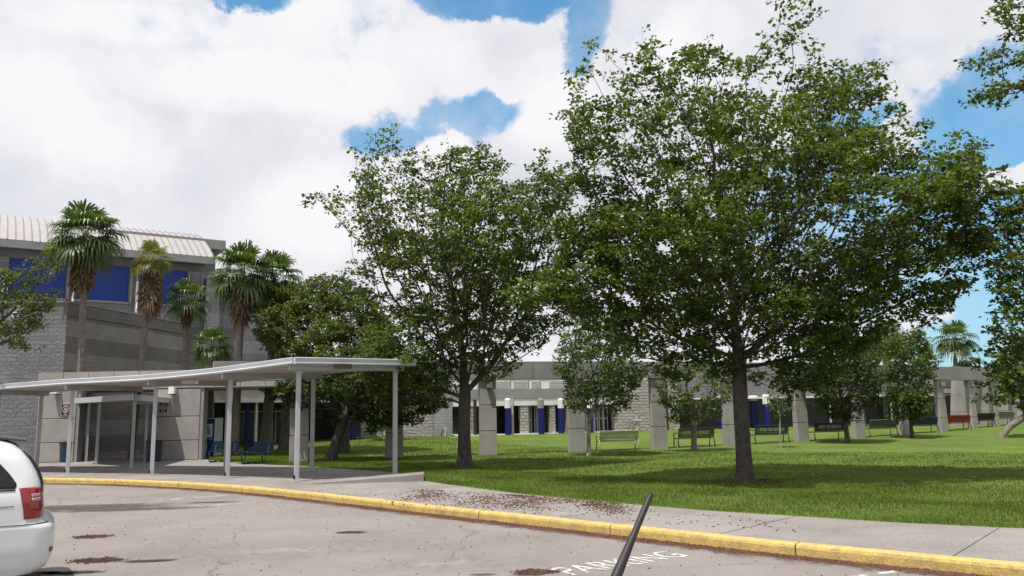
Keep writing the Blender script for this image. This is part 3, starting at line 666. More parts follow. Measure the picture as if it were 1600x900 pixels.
for (x, a_, b_) in ((0, e0, f0), (2, e2, f2)):
    p = a_.lerp(b_, .72); mb = MB(); mb.box((p.x+.5, p.y-.25, rz(p)-.07), (.5, .16, .12), .5); mb.build('ceiling_light', m_brown if x == 0 else m_white, wk, worg)
# branch walkway towards the building
br0 = [gp(134, 721), gp(150, 725.5)]; br1 = [gp(226, 720), gp(206, 732)]
bo = Vector((br0[0].x, br0[0].y, .15)); bw = root('branch_walkway', bo, 'short side branch of the walkway canopy leading between the two concrete panels', 'canopy')
zb_ = 2.78
for p in (gp(134, 721), gp(150, 725.5), gp(226, 721)):
    mb = MB(); mb.box((p.x, p.y, (.15+zb_)/2), (.12, .12, zb_-.15), .4); mb.build('post', m_post, bw, bo)
A1, B1, C1, D1 = gp(110, 727), gp(200, 734), gp(262, 719), gp(128, 716)
mb = MB(); mb.prism([tuple(A1), tuple(B1), tuple(C1), tuple(D1)], zb_+.002, zb_+.06); mb.build('roof_deck', m_soff, bw, bo)
mb = MB()
for a_, b_ in ((A1, B1), (B1, C1), (C1, D1), (D1, A1)):
    t = (b_-a_).normalized(); n = Vector((t.y, -t.x))*.05; mb.prism([tuple(a_), tuple(b_), tuple(b_+n), tuple(a_+n)], zb_-.1, zb_+.12)
mb.build('fascia', m_alu, bw, bo)
# low wedge-shaped kerb wall at the end of the plaza
wa, wb = gp(470, 757), onz(662, 752, .15).to_2d(); t = (wb-wa).normalized(); n = Vector((-t.y, t.x)); Lw = (wb-wa).length
mb = MB(); zf = lambda p: .15+.19*max(0.02, (Vector((p[0], p[1]))-wa).dot(t)/Lw)
mb.prism([tuple(wa), tuple(wb), tuple(wb+n*1.0+t*.0), tuple(wa+n*.5)], .1, zf)
o = mb.build('ramp_kerb', m_conc, bevel=.01); lab(o, 'low pale wedge of concrete curb rising at the lawn end of the walkway', 'curb')
# ------------------------------------------------------------------ trees
def in_poly(x, y, P):
    P = np.asarray(P, float); n = len(P); c = np.zeros(len(x), bool); j = n-1
    for i in range(n):
        xi, yi, xj, yj = *P[i], *P[j]
        k = ((yi > y) != (yj > y)) & (x < (xj-xi)*(y-yi)/(yj-yi+1e-9)+xi); c ^= k; j = i
    return c
def edge_dist(x, y, P):
    P = np.asarray(P, float); d = np.full(len(x), 1e9)
    for i in range(len(P)):
        a, b = P[i-1], P[i]; ab = b-a; t = np.clip(((x-a[0])*ab[0]+(y-a[1])*ab[1])/(ab@ab+1e-9), 0, 1)
        d = np.minimum(d, np.hypot(x-a[0]-t*ab[0], y-a[1]-t*ab[1]))
    return d
def vnoise(P, s, seed):
    """smooth value noise"""
    P = P*s+seed*13.7; i = np.floor(P).astype(int); f = P-i; f = f*f*(3-2*f)
    def h(a, b, c): return (np.sin(a*127.1+b*311.7+c*74.7+seed)*43758.5453) % 1.0
    r = 0
    for dx in (0, 1):
        for dy in (0, 1):
            for dz in (0, 1):
                r = r+h(i[:, 0]+dx, i[:, 1]+dy, i[:, 2]+dz)*(f[:, 0] if dx else 1-f[:, 0])*(f[:, 1] if dy else 1-f[:, 1])*(f[:, 2] if dz else 1-f[:, 2])
    return r
def grow(base, trunk_pts, att, step=.28, infl=2.6, kill=.42, iters=140, up=.12):
    nodes = [np.array(base, float)]; par = [-1]
    for p in trunk_pts:
        a = nodes[-1]; p = np.array(p, float); n = max(1, int(np.linalg.norm(p-a)/step))
        for k in range(1, n+1): nodes.append(a+(p-a)*k/n); par.append(len(nodes)-2)
    start = len(nodes)-1
    N_ = np.array(nodes[start-2:]); off = start-2
    d = np.linalg.norm(att[:, None]-N_[None], axis=2); near = d.argmin(1)+off; nd = d.min(1)
    alive = np.ones(len(att), bool); r_ = np.random.default_rng(3)
    for it in range(iters):
        act = alive & ((nd < infl) | (it < 12))
        if not act.any(): break
        ids = np.unique(near[act]); new = []
        for i in ids:
            m = act & (near == i); v = att[m]-nodes[i]; v = (v/np.linalg.norm(v, axis=1)[:, None]).sum(0); l = np.linalg.norm(v)
            if l < 1e-3: continue
            v = v/l+r_.normal(0, .16, 3); v[2] += up
            if par[i] >= 0:
                pd = nodes[i]-nodes[par[i]]; v += .55*pd/(np.linalg.norm(pd)+1e-9)
            v /= np.linalg.norm(v); nodes.append(nodes[i]+v*step); par.append(i); new.append(len(nodes)-1)
        if not new: break
        Q = np.array([nodes[k] for k in new]); idx = np.where(alive)[0]
        d = np.linalg.norm(att[idx][:, None]-Q[None], axis=2); dm = d.min(1); b = dm < nd[idx]
        nd[idx[b]] = dm[b]; near[idx[b]] = np.array(new)[d.argmin(1)][b]; alive[nd < kill] = False
    return np.array(nodes), np.array(par)
def wood(nodes, par, r0, rtip, name, m, parent, org, flare=1.5, expo=2.05, minr=0.0035, sides=7):
    n = len(nodes); area = np.zeros(n); kids = [[] for _ in range(n)]
    for i in range(n-1, 0, -1): kids[par[i]].append(i)
    for i in range(n-1, -1, -1): area[i] = sum(area[k] for k in kids[i]) if kids[i] else rtip**expo
    r = area**(1/expo); r = r*(r0/r[0]); r = np.maximum(r, minr)
    P = nodes.astype(float).copy()
    for _ in range(2):
        Q = P.copy()
        for i in range(1, n):
            if kids[i]: big = max(kids[i], key=lambda k: r[k]); Q[i] = .5*P[i]+.25*P[par[i]]+.25*P[big]
        P = Q
    mb = MB(); st = [(0, None)]
    while st:
        i, pfrom = st.pop(); chain = []; rad = []
        if pfrom is not None: chain.append(P[pfrom]); rad.append(min(r[i]*1.15, r[pfrom]))
        k = i
        while True:
            chain.append(P[k]); rad.append(r[k])
            if not kids[k]: break
            ks = sorted(kids[k], key=lambda q: -r[q])
            for q in ks[1:]: st.append((q, k))
            k = ks[0]
        if i == 0:
            for q in range(len(rad)):
                h = chain[q][2]-chain[0][2]; rad[q] *= 1+(flare-1)*math.exp(-h/.28)
            c0 = chain[0].copy(); c0[2] -= .1; chain = [c0]+chain; rad = [rad[0]*1.15]+rad
        if len(chain) > 1: mb.tube(chain, rad, sides if rad[0] > .03 else (5 if rad[0] > .012 else 3), cap=False)
    o = mb.build(name, m, parent, org, smooth=True)
    return P, np.asarray(r, float), kids, o
def leafcards(cent, n_per, spread, L, Wd, seed, flat=.5, droop=0.0):
    r_ = np.random.default_rng(seed); n = len(cent)*n_per
    c = np.repeat(cent, n_per, 0); dirs = r_.normal(0, 1, (n, 3)); dirs[:, 2] = dirs[:, 2]*flat-droop; dirs /= np.linalg.norm(dirs, axis=1)[:, None]
    c = c+dirs*(spread*r_.random((n, 1))**.6)
    nrm = r_.normal(0, .65, (n, 3)); nrm[:, 2] += 1.0; t = dirs+r_.normal(0, .35, (n, 3)); t -= nrm*((t*nrm).sum(1)/(nrm*nrm).sum(1))[:, None]; t /= np.linalg.norm(t, axis=1)[:, None]
    b = np.cross(nrm, t); b /= np.linalg.norm(b, axis=1)[:, None]; sz = r_.uniform(.5, 1.45, (n, 1)); l = L*sz; w = Wd*sz
    nn = np.cross(t, b)
    v0 = c; v1 = c+t*l*.5+b*w+nn*l*.08; v2 = c+t*l-nn*l*.06; v3 = c+t*l*.5-b*w+nn*l*.08
    return np.stack([v0, v1, v2, v3], 1).reshape(-1, 3)
def tree(name, base_px, Y, poly, labl, natt=1300, depth=3.4, r0=.2, leafm=m_leafA, bark=m_bark, L=.085, per=6, rosette=2, trunk=None, seed=1, hole=.36, dens=1.0, step=.28, kill=.32, flat=.35, sp=.12, group=None, base_z=None, topthin=.0, up=.1, cloudy=.55, flare=1.5, lmax=90000, twig=1.0, fing=3.6, infl=2.6, extra=()):
    r_ = np.random.default_rng(seed)
    if base_z is None:
        b = aty(base_px, 650, Y); bz = hL(b.x, b.y); base = np.array([b.x, b.y, bz])
    else: b = aty(base_px, 650, Y); base = np.array([b.x, b.y, base_z])
    # silhouette in metres on the plane of the trunk
    W_ = []
    for (x, y) in poly: p = aty(x, y, Y); W_.append((p.x, p.z))
    W_ = np.array(W_); lo, hi = W_.min(0), W_.max(0); pts = []
    while len(pts) < natt:
        x = r_.uniform(lo[0], hi[0], 4000); z = r_.uniform(lo[1], hi[1], 4000); k = in_poly(x, z, W_); x, z = x[k], z[k]
        e = edge_dist(x, z, W_); mx = min(depth, .95*(hi[0]-lo[0])/2); ds = np.minimum(mx, 1.5*e**.75)
        y = base[1]+r_.uniform(-1, 1, len(x))*ds
        # keep the outline true from the photograph's place: scale about nothing, just real depth
        Q = np.stack([x, y, z], 1); cz = base+np.array([0, 0, (lo[1]-base[2])*.6+.12*(hi[1]-lo[1])]); vv = Q-cz; rr = np.linalg.norm(vv, axis=1); dn = vv/(rr[:, None]+1e-6)
        nv = vnoise(dn*fing+np.stack([0*rr, 0*rr, rr*.16], 1), 1.0, seed)*.45+vnoise(np.stack([Q[:, 0]*.45, Q[:, 1]*.45, (Q[:, 2]-.30*np.hypot(vv[:, 0], vv[:, 1]))*1.9], 1), 1.0, seed+5)*.55
        rel = rr/(.5*(hi[0]-lo[0])); ht = (z-lo[1])/(hi[1]-lo[1]); rel = np.minimum(rel, 1.0)
        keep = nv > hole*np.clip(.55+.55*rel, .5, 1.25)*np.clip(.75+.5*ht, .75, 1.15)
        shell = np.abs(y-base[1])/(ds+1e-6); keep &= r_.random(len(x)) < (.45+.55*np.maximum(shell, 1-e/ (e.max()+1e-6)))
        pts += list(Q[keep])
    att = np.array(pts[:natt])
    ctr = np.array([W_[:, 0].mean(), base[1], lo[1]+.35*(hi[1]-lo[1])]); tips = []      # long sprays out to the outline
    for k in range(len(W_)):
        e = np.array([W_[k, 0], base[1]+r_.normal(0, .5), W_[k, 1]])
        if e[2] < lo[1]+.25*(hi[1]-lo[1]): continue
        m = int(np.linalg.norm(e-ctr)*5); tt = r_.uniform(.5, 1.0, m)[:, None]; tips.append(ctr+(e-ctr)*tt+r_.normal(0, .16, (m, 3)))
    if infl < 2: tips = []
    for (xa, ya, xb, yb) in extra:
        pa, pb_ = aty(xa, ya, Y), aty(xb, yb, Y); m = int((pa-pb_).length*9); tt = r_.random(m)[:, None]
        tips.append(np.array(pa)+(np.array(pb_)-np.array(pa))*tt+r_.normal(0, .2, (m, 3))*np.array([1, 2, 1]))
    if tips: att = np.concatenate([att]+tips)
    tp = trunk or [(base[0], base[1], base[2]+1.6)]
    tp = [(base[0]+q[0], base[1]+q[1], base[2]+q[2]) for q in trunk] if trunk else tp
    nodes, par = grow(base, tp, att, step=step, kill=kill, up=up, infl=infl)
    rt = root(name, tuple(base), labl, 'tree', group)
    P, r, kids, to = wood(nodes, par, r0, .006, 'trunk', bark, rt, base, flare=flare)
    hgt = np.zeros(len(P))                                 # length of twig beyond each node
    for i in range(len(P)-1, 0, -1): hgt[par[i]] = max(hgt[par[i]], hgt[i]+step)
    leafy = np.array([i for i in range(len(P)) if hgt[i] < 1.15*twig and P[i][2] > base[2]+.9])
    term = np.array([i for i in leafy if not kids[i]]) if len(leafy) else leafy
    # clusters: along every thin twig, more at its tip
    leafy = leafy.astype(int); term = term.astype(int)
    cen = [P[leafy]+r_.normal(0, .07, (len(leafy), 3))]
    for _ in range(rosette): cen.append(P[leafy]+r_.normal(0, 1, (len(leafy), 3))*np.array([.11, .11, .045])*(step/.28)**.5)
    cen.append(P[term]+r_.normal(0, .09, (len(term), 3))); cen.append(P[term]+r_.normal(0, .14, (len(term), 3)))
    cen = np.concatenate(cen)
    if topthin > 0:
        h = (cen[:, 2]-lo[1])/(hi[1]-lo[1]); keep = r_.random(len(cen)) < 1-topthin*np.clip((h-.33)/.45, 0, 1); cen = cen[keep]
    cen = cen[r_.random(len(cen)) < dens] if dens < 1 else cen
    if lmax and len(cen)*per > lmax: cen = cen[r_.random(len(cen)) < lmax/(len(cen)*per)]
    V = leafcards(cen, per, sp*1.25, L*1.25, L*.46, seed+9, flat)
    quadmesh('crown', V-base, 4, leafm, rt)
    print(name, 'nodes', len(P), 'leaves', len(V)//4)
    return rt
P1 = [(880,195),(905,150),(888,118),(925,55),(990,45),(1035,90),(1075,62),(1118,78),(1150,105),(1185,70),(1222,8),(1246,15),(1255,90),(1290,120),(1330,108),(1392,92),(1360,150),(1418,148),(1390,195),(1450,185),(1520,195),(1560,212),(1518,250),(1545,300),(1525,345),(1560,375),(1515,425),(1500,470),(1455,505),(1400,505),(1370,540),(1310,585),(1240,622),(1190,602),(1120,590),(1060,600),(990,560),(930,520),(870,495),(800,480),(785,455),(850,430),(880,400),(860,350),(900,300),(880,250)]
T1 = tree('large_shade_tree', 1158, 20.0, P1, 'largest spreading green tree on the lawn, right of centre, dark single trunk', 12000, 4.9, .185, m_leafA, seed=11, hole=.475, L=.088, per=8, rosette=2, topthin=.5, fing=7.5, lmax=240000, step=.20, trunk=[(0, 0, 2.0), (.03, 0, 3.2)], flare=1.6, flat=.3, kill=.25, up=.03, twig=.85)
P2 = [(487,305),(500,295),(545,320),(560,275),(552,225),(572,208),(605,222),(645,240),(690,250),(715,222),(765,222),(790,262),(850,252),(890,262),(930,285),(905,330),(930,370),(905,410),(930,450),(900,500),(850,540),(800,580),(730,610),(660,640),(610,640),(570,600),(560,540),(590,500),(560,450),(545,400),(560,380),(520,345)]
T2 = tree('round_shade_tree', 725, 27.0, P2, 'rounded green tree with forked grey trunk left of centre beside the walkway end', 9500, 4.4, .21, m_leafA, seed=23, hole=.455, L=.094, per=8, rosette=2, topthin=.38, fing=7, lmax=200000, step=.23, trunk=[(0, 0, 1.8), (.05, .1, 2.5)], flare=1.7, flat=.35, kill=.28, up=.06, twig=.9)
P3 = [(430,612),(455,575),(500,555),(560,545),(640,560),(695,590),(700,640),(670,655),(640,665),(590,672),(560,665),(520,660),(480,640),(440,635)]
tree('leaning_dark_tree', 518, 33.0, P3, 'dark low-crowned tree with a leaning trunk just behind the end of the walkway roof', 2500, 2.8, .20, m_leafB, seed=31, hole=.25, L=.10, per=8, rosette=4, trunk=[(.25, 0, .9), (.75, 0, 2.3)])
P4 = [(397,520),(395,480),(430,455),(480,438),(530,432),(580,455),(625,510),(640,600),(600,630),(520,640),(440,635),(400,600),(420,560)]
tree('olive_fine_leaved_tree', 540, 38.5, P4, 'olive green fine-leaved tree behind the walkway roof beside the palms', 3000, 3.2, .2, m_leafO, seed=37, hole=.25, L=.105, per=8, rosette=4, base_z=.2)
P5 = [(868,575),(872,520),(888,480),(930,468),(975,490),(1003,540),(1008,590),(980,640),(940,650),(895,645),(874,620)]
tree('mottled_trunk_tree', 918, 33.2, P5, 'slender tree with a white-mottled trunk in front of the middle pillar', 1600, 2.0, .085, m_leafS, m_barkw, seed=41,hole=.42, L=.09, per=5, rosette=3, flare=1.3, step=.2, kill=.24, trunk=[(.03, 0, 1.4)])
P6 = [(1028,590),(1045,568),(1110,560),(1148,590),(1146,625),(1120,660),(1085,668),(1052,665),(1032,630)]
tree('bushy_small_tree', 1082, 35.4, P6, 'bushy small tree with several stems growing over the dark brown bench', 1000, 1.4, .12, m_leafS, m_barkp, seed=43,hole=.42, L=.10, per=5, rosette=3, flare=1.2, step=.2, kill=.34, trunk=[(.0, 0, .7)])
P7 = [(1200,640),(1205,610),(1215,590),(1228,600),(1232,640),(1222,660),(1208,658)]
tree('staked_sapling', 1217, 36.5, P7, 'thin young sapling with sparse leaves in front of the teal bench', 160, .6, .035, m_leafS, m_barkw, seed=47, hole=.1, L=.09, per=4, rosette=1, flare=1.1, step=.18, kill=.3, trunk=[(0, 0, 1.0)])
P8 = [(1258,560),(1270,515),(1320,500),(1370,525),(1378,590),(1370,640),(1335,662),(1290,650),(1262,610)]
tree('straight_small_tree', 1321, 39.3, P8, 'small dense tree with a dark trunk at the end of the black bench', 1500, 1.9, .11, m_leafB, seed=53,hole=.42, L=.10, per=5, rosette=3, flare=1.2, step=.2, kill=.24, trunk=[(-.03, 0, 1.5)])
P9 = [(1386,530),(1400,505),(1440,510),(1460,560),(1452,600),(1455,640),(1430,665),(1400,655),(1384,610)]
tree('rounded_small_tree', 1422, 42.2, P9, 'rounded small tree before the grey-green bench at the right', 1300, 1.7, .085, m_leafS, seed=59,hole=.42, L=.105, per=5, rosette=3, flare=1.2, step=.2, kill=.24, trunk=[(0, 0, 1.3)])
P10 = [(1518,62),(1545,15),(1560,-40),(1700,-120),(1900,-60),(1950,300),(1850,560),(1700,640),(1620,625),(1560,640),(1535,600),(1560,560),(1540,500),(1556,450),(1528,400),(1560,360),(1530,320),(1545,285),(1600,240),(1640,190),(1605,120),(1570,150),(1535,158),(1532,120),(1575,85)]
tree('edge_shade_tree', 1740, 19.0, P10, 'green tree reaching into the right edge of the picture with its trunk out of view', 3500, 3.2, .22, m_leafA, seed=61, infl=1.3, extra=((1720, 60, 1522, 92), (1720, 10, 1545, 30), (1720, 110, 1540, 145), (1700, 330, 1545, 298), (1680, 420, 1532, 405), (1690, 380, 1560, 350), (1680, 560, 1545, 590)), hole=.42, L=.085, per=7, rosette=3, trunk=[(0, 0, 2.2)])
P11 = [(1560,560),(1600,520),(1680,500),(1740,560),(1740,640),(1650,660),(1600,640),(1565,620)]
tree('leaning_trunk_tree', 1560, 41.0, P11, 'tree with a pale rough trunk leaning steeply to the right at the far right', 800, 1.8, .17, m_leafS, m_barkp, seed=67, hole=.25, L=.12, per=7, rosette=3, trunk=[(.45, 0, .55), (1.4, 0, 1.05), (2.6, 0, 1.8)], step=.26, flare=1.1)
P12 = [(-220,360),(-60,385),(0,430),(20,425),(40,415),(52,418),(50,432),(90,388),(96,396),(60,440),(50,450),(66,462),(97,462),(92,475),(62,495),(55,520),(42,548),(0,545),(-120,580),(-220,560)]
tree('left_edge_tree', -110, 29.5, P12, 'olive green tree reaching into the left edge in front of the gymnasium', 1200, 2.2, .2, m_leafO, seed=71, hole=.3, L=.09, per=7, rosette=3, base_z=.15, trunk=[(0, 0, 3.0)])
# trees beyond the buildings
for k, (bx, Y, pl, lb) in enumerate([
    (1330, 75, [(1290,560),(1310,540),(1380,515),(1440,540),(1450,575),(1380,590),(1300,590)], 'distant dark treetop above the long beam behind the tall palm'),
    (1535, 95, [(1490,575),(1500,566),(1520,562),(1545,570),(1570,566),(1590,580),(1540,590),(1495,588)], 'low distant treetop on the skyline at the far right')]):
    tree('distant_tree', bx, Y, pl, lb, 200, 3, .3, m_leafB, seed=80+k, hole=.1, L=.3, per=7, rosette=3, step=.6, kill=.8, base_z=.2, trunk=[(0, 0, 3.0)], group='distant trees above the roofs')

# ------------------------------------------------------------------ palms
def palm(base, crown, R, skirt, nf, labl, seed, rb=.19, rt_=.13, green=m_palm, name='fan_palm', flared=0, group='fan palms behind the walkway'):
    r_ = np.random.default_rng(seed); base = Vector(base); crown = Vector(crown); rt = root(name, base, labl, 'palm tree', group)
    mid = base.lerp(crown, .55)+Vector((r_.uniform(-.12, .12), 0, 0)); pts = []; rad = []
    for i in range(25):
        t = i/24; p = base.lerp(mid, t).lerp(mid.lerp(crown, t), t); pts.append(p); rad.append((rb+(rt_-rb)*t+flared*math.exp(-t*9))*(1+.05*math.sin(i*2.3)))
    pts = [base+Vector((0, 0, -.1))]+pts; rad = [rad[0]]+rad
    mb = MB(); mb.tube(pts, rad, 12); mb.build('trunk', m_barkp, rt, base, smooth=True)
    def frond(el, az, Ls, rf, droop, out, thin=1.0, nseg=20):
        az_v = Vector((math.cos(az), math.sin(az), 0)); d = az_v*math.cos(el)+Vector((0, 0, 1))*math.sin(el)
        side = Vector((-math.sin(az), math.cos(az), 0)); up = side.cross(d)*-1
        if up.z < 0: up = -up
        p0 = crown+az_v*.08; pet = [p0]; 
        for i in range(1, 6):
            t = i/5; pet.append(p0+d*Ls*t+Vector((0, 0, -1))*droop*.25*Ls*t*t)
        for a, b in zip(pet, pet[1:]):
            w = side*.014*1.3; h = Vector((0, 0, .012)); out.append((a-w, a+w, b+w, b-w))
        hub = pet[-1]; fd = (pet[-1]-pet[-2]).normalized(); fs = side; fu = fs.cross(fd)
        if fu.z < 0: fu = -fu
        for j in range(nseg):
            a = math.radians(-125+250*(j+.5)/nseg)+r_.normal(0, .03)
            dd = fd*math.cos(a)+fs*math.sin(a)+fu*(.16*(abs(math.sin(a)))); dd.normalize()
            wl = dd.cross(fu).normalized(); l = rf*(.82+.18*math.cos(a))*r_.uniform(.88, 1.08)
            q0 = hub; q1 = hub+dd*l*.5; q2 = hub+dd*l*.8+Vector((0, 0, -1))*l*.10*droop; q3 = hub+dd*l*.95+Vector((0, 0, -1))*l*(.30*droop+.1)
            ww = l*math.sin(math.radians(125/nseg))*1.0*thin
            out.append((q0, q1-wl*ww*.55, q1+wl*ww*.55, q0)); out[-1] = (q0-wl*.004, q0+wl*.004, q1+wl*ww*.55, q1-wl*ww*.55)
            out.append((q1-wl*ww*.55, q1+wl*ww*.55, q2+wl*ww*.3, q2-wl*ww*.3)); out.append((q2-wl*ww*.3, q2+wl*ww*.3, q3+wl*.004, q3-wl*.004))
    qs = []
    for i in range(nf):
        t = (i+.5)/nf; el = math.radians(82-118*t**.9)+r_.normal(0, .1); az = i*2.39996+r_.normal(0, .15)
        frond(el, az, R*.50*r_.uniform(.85, 1.1), R*.56*r_.uniform(.85, 1.1), .55+1.0*t, qs)
    V = np.array([tuple(v) for q in qs for v in q])-np.array(base); quadmesh('fronds', V, 4, green, rt)
    if skirt > 0:
        qs = []
        for i in range(int(46*max(.5, skirt))):
            az = r_.uniform(0, 6.283); el = math.radians(r_.uniform(-87, -62)); 
            z0 = -r_.random()**1.2*skirt*.55; c_ = crown; crown2 = crown+Vector((0, 0, z0)); crown = crown2
            frond(el, az, skirt*.32, skirt*.42*r_.uniform(.7, 1.1), .3, qs, .55, 9); crown = c_
        V = np.array([tuple(v) for q in qs for v in q]); 
        # gather the hanging fronds towards the trunk
        c = np.array(crown); V[:, :2] = c[:2]+(V[:, :2]-c[:2])*.62
        quadmesh('dead_fronds', V-np.array(base), 4, m_deadf, rt)
    return rt
def pb(x, Y, z=.15): p = aty(x, 650, Y); return (p.x, p.y, z)
palm(pb(124, 37.8), aty(133, 368, 37.8), 1.95, 2.5, 42, 'tallest fan palm with long brown skirt of dead fronds before the blue panels', 5)
palm(pb(208, 39.5), aty(238, 404, 39.5), 1.15, 2.5, 20, 'leaning fan palm with yellowing fronds and shaggy brown skirt', 6, rb=.17, green=leaf_mat('palm_yellowing', (.09, .10, .02), (.20, .19, .04), .3))
palm(pb(284, 41), aty(293, 468, 41), 1.35, 1.3, 30, 'short dark-trunked fan palm between the leaning palm and the low palm', 7)
palm(pb(330, 40), aty(332, 540, 40), 1.25, .4, 30, 'lowest bushy fan palm just above the walkway roof', 8)
palm(pb(367, 38.0), aty(378, 424, 38.0), 1.75, 2.3, 36, 'fan palm with orange-brown skirt to the right of the low palm', 9, flared=.05)
palm(pb(416, 40.0), aty(428, 432, 40.0), 1.75, 1.4, 34, 'fan palm half hidden behind the olive tree with smooth flared trunk', 10, rb=.24, flared=.2)
palm(pb(449, 41.0), aty(452, 470, 41.0), 1.3, .8, 22, 'fan palm with flared trunk hidden in the olive tree beside the shaded pillar', 12, rb=.24, flared=.25)
palm(pb(1490, 60.0, .5), aty(1492, 528, 60), 1.75, 1.3, 30, 'tall fan palm rising above the right end of the colonnade', 13, name='fan_palm')
palm(pb(1383, 62.0, .5), aty(1381, 528, 62), 1.9, .8, 30, 'fan palm showing through the crown above the grey-green bench', 14)
palm(pb(608, 49, .3), aty(604, 655, 49), 1.3, 0, 16, 'small weeping fan palm against the pale rough block wall', 15, rb=.06, rt_=.05)
palm(pb(1345, 56, .5), aty(1343, 600, 56), 1.2, 0, 16, 'young fan palm with a pale flared trunk before the classroom wing', 16, rb=.3, rt_=.15)
# ------------------------------------------------------------------ benches between the pillars
m_letter = paint('pale_lettering', (.55, .56, .50), .6)
def memorial_bench(colr, year, loc, rz_, labl):
    m = paint('bench_paint', colr, .45); t = root('memorial_bench', loc, labl, 'bench', 'benches between the colonnade pillars', rz_)
    Lh = .88
    mb = MB()                                               # seat: perforated slab with rolled front edge (faces +y)
    for k in range(7): mb.box((0, .02+k*.062, .44-.012*math.sin(k/6*math.pi)), (2*Lh-.04, .050, .022))
    mb.box((0, .42, .425), (2*Lh-.02, .05, .05)); mb.box((0, -.03, .44), (2*Lh-.02, .05, .04)); mb.build('seat', m, t)
    mb = MB()                                               # backrest leaning away from the sitter
    def bp(x, h): return (x, -.05-.22*h, .50+h)
    for h in (.0, .38): mb.tube([bp(-Lh, h), bp(Lh, h)], .028, 6)
    for x in (-Lh, Lh): mb.tube([bp(x, 0), bp(x, .38)], .024, 6)
    n = 44
    for k in range(n): x = -Lh+2*Lh*(k+.5)/n; a, b = bp(x, 0), bp(x, .38); mb.tube([a, b], .0145, 4)
    for h in (.09, .29): a, b = bp(-Lh, h), bp(Lh, h); mb.box(((a[0]+b[0])/2, a[1], a[2]), (2*Lh, .02, .03))
    bk = mb.build('backrest', m, t)
    if year:
        me = text_mesh('CLASS OF '+year, .20, .016); me.materials.append(m_letter)
        o = bpy.data.objects.new('lettering', me); C.objects.link(o); o.parent = bk
        # faces the sitter (+y): seen from behind it reads mirrored
        th = math.atan2(.22, 1)
        o.matrix_local = Matrix.Translation((0, -.05-.22*.19, .50+.19)) @ Matrix.Rotation(math.pi, 4, 'Z') @ Matrix.Rotation(math.pi/2-th, 4, 'X')
        o.scale = (1.0, 1.05, 1)
        for sx in (-1, 1):
            mb = MB()
            for a, b in (((.70, .06), (.84, .32)), ((.84, .06), (.70, .32))): mb.tube([Vector(bp(sx*a[0], a[1]))+Vector((0, -.02, 0)), Vector(bp(sx*b[0], b[1]))+Vector((0, -.02, 0))], .012, 4)
            mb.build('corner_ornament', m, bk)
    for sx in (-1, 1):
        x = sx*(Lh+.03)
        mb = MB(); arc_ = [(x, -.14, .66), (x, 0, .685), (x, .20, .685), (x, .36, .67), (x, .44, .62), (x, .44, .55), (x, .40, .47)]
        mb.tube(arc_, .024, 6); mb.build('armrest', m, t, smooth=True)
        for pts in ([(x, .40, .46), (x, .42, .24), (x, .46, 0)], [(x, -.05, .50), (x, -.06, .25), (x, -.14, 0)]):
            mb = MB(); mb.tube(pts, .026, 6); mb.tube([(x, pts[-1][1]-.05, .012), (x, pts[-1][1]+.05, .012)], .02, 5); mb.build('leg', m, t, smooth=True)
BN = [((.34, .33, .21), '2012', 'cream yellow bench with mirrored class lettering beside the mottled trunk tree'),
      ((.030, .014, .010), '2010', 'dark brown bench behind the bushy small tree stems'),
      ((.006, .028, .036), '2009', 'dark teal bench with pale lettering right of the big tree trunk'),
      ((.010, .014, .012), '2008', 'black bench partly behind the straight small tree trunk'),
      ((.11, .14, .10), '', 'grey-green bench between the two pillars right of the black bench'),
      ((.006, .018, .045), '', 'blue bench between the small rounded tree and a pillar'),
      ((.27, .02, .01), '', 'bright red bench near the right end of the colonnade'),
      ((.016, .015, .010), '', 'small dark olive-black bench right of the red bench'),
      ((.20, .18, .13), '', 'tan bench farthest right beside the leaning trunk')]
for k, (c_, y_, lb) in enumerate(BN):
    i = 4+k
    if i+1 >= len(pp): break
    a_, b_ = pp[i], pp[i+1]; m_ = a_.lerp(b_, .5); t = (b_-a_).normalized()
    if k == 2: m_ = a_.lerp(b_, .56)
    if k == 3: m_ = a_.lerp(b_, .47)
    memorial_bench(c_, y_, (m_.x, m_.y, hL(m_.x, m_.y)-.01), math.atan2(t.y, t.x)*.55, lb)
# ---- blue plaza benches with looped legs
m_bb = paint('dark_blue_bench', (.006, .018, .036), .6)
m_bb.node_tree.nodes['Principled BSDF'].inputs['Specular IOR Level'].default_value = .12
def plaza_bench(x, y, rz_, labl):
    p = onz(x, y, .15); t = root('plaza_bench', p, labl, 'bench', 'blue benches beside the walkway', rz_)
    Lh = .62
    mb = MB(); 
    for k in range(6): mb.box((0, -.25+k*.075, .43+.006*abs(k-2)), (2*Lh, .066, .035))
    mb.build('seat', m_bb, t, bevel=.006)
    mb = MB()
    for k in range(5): mb.box((0, .20+k*.028, .52+k*.075), (2*Lh, .03, .068))
    mb.build('backrest', m_bb, t, bevel=.006)
    for sx in (-.42, .42):
        mb = MB(); pts = [(sx, .30, .78), (sx, .2, .5), (sx, .12, .41), (sx, -.22, .41), (sx, -.30, .36), (sx, -.33, .22), (sx, -.28, .08), (sx, -.16, .03), (sx, .2, .03), (sx, .34, .03)]
        mb.tube(pts, .026, 7); mb.tube([(sx, .05, .40), (sx, -.12, .06)], .014, 5); mb.build('leg', m_black, t, smooth=True)
plaza_bench(399, 725, -.12, 'dark blue slatted bench with looped legs at the edge of the grass'); plaza_bench(347, 722, -.12, 'dark blue slatted bench half hidden by the walkway post beside the vending machine')
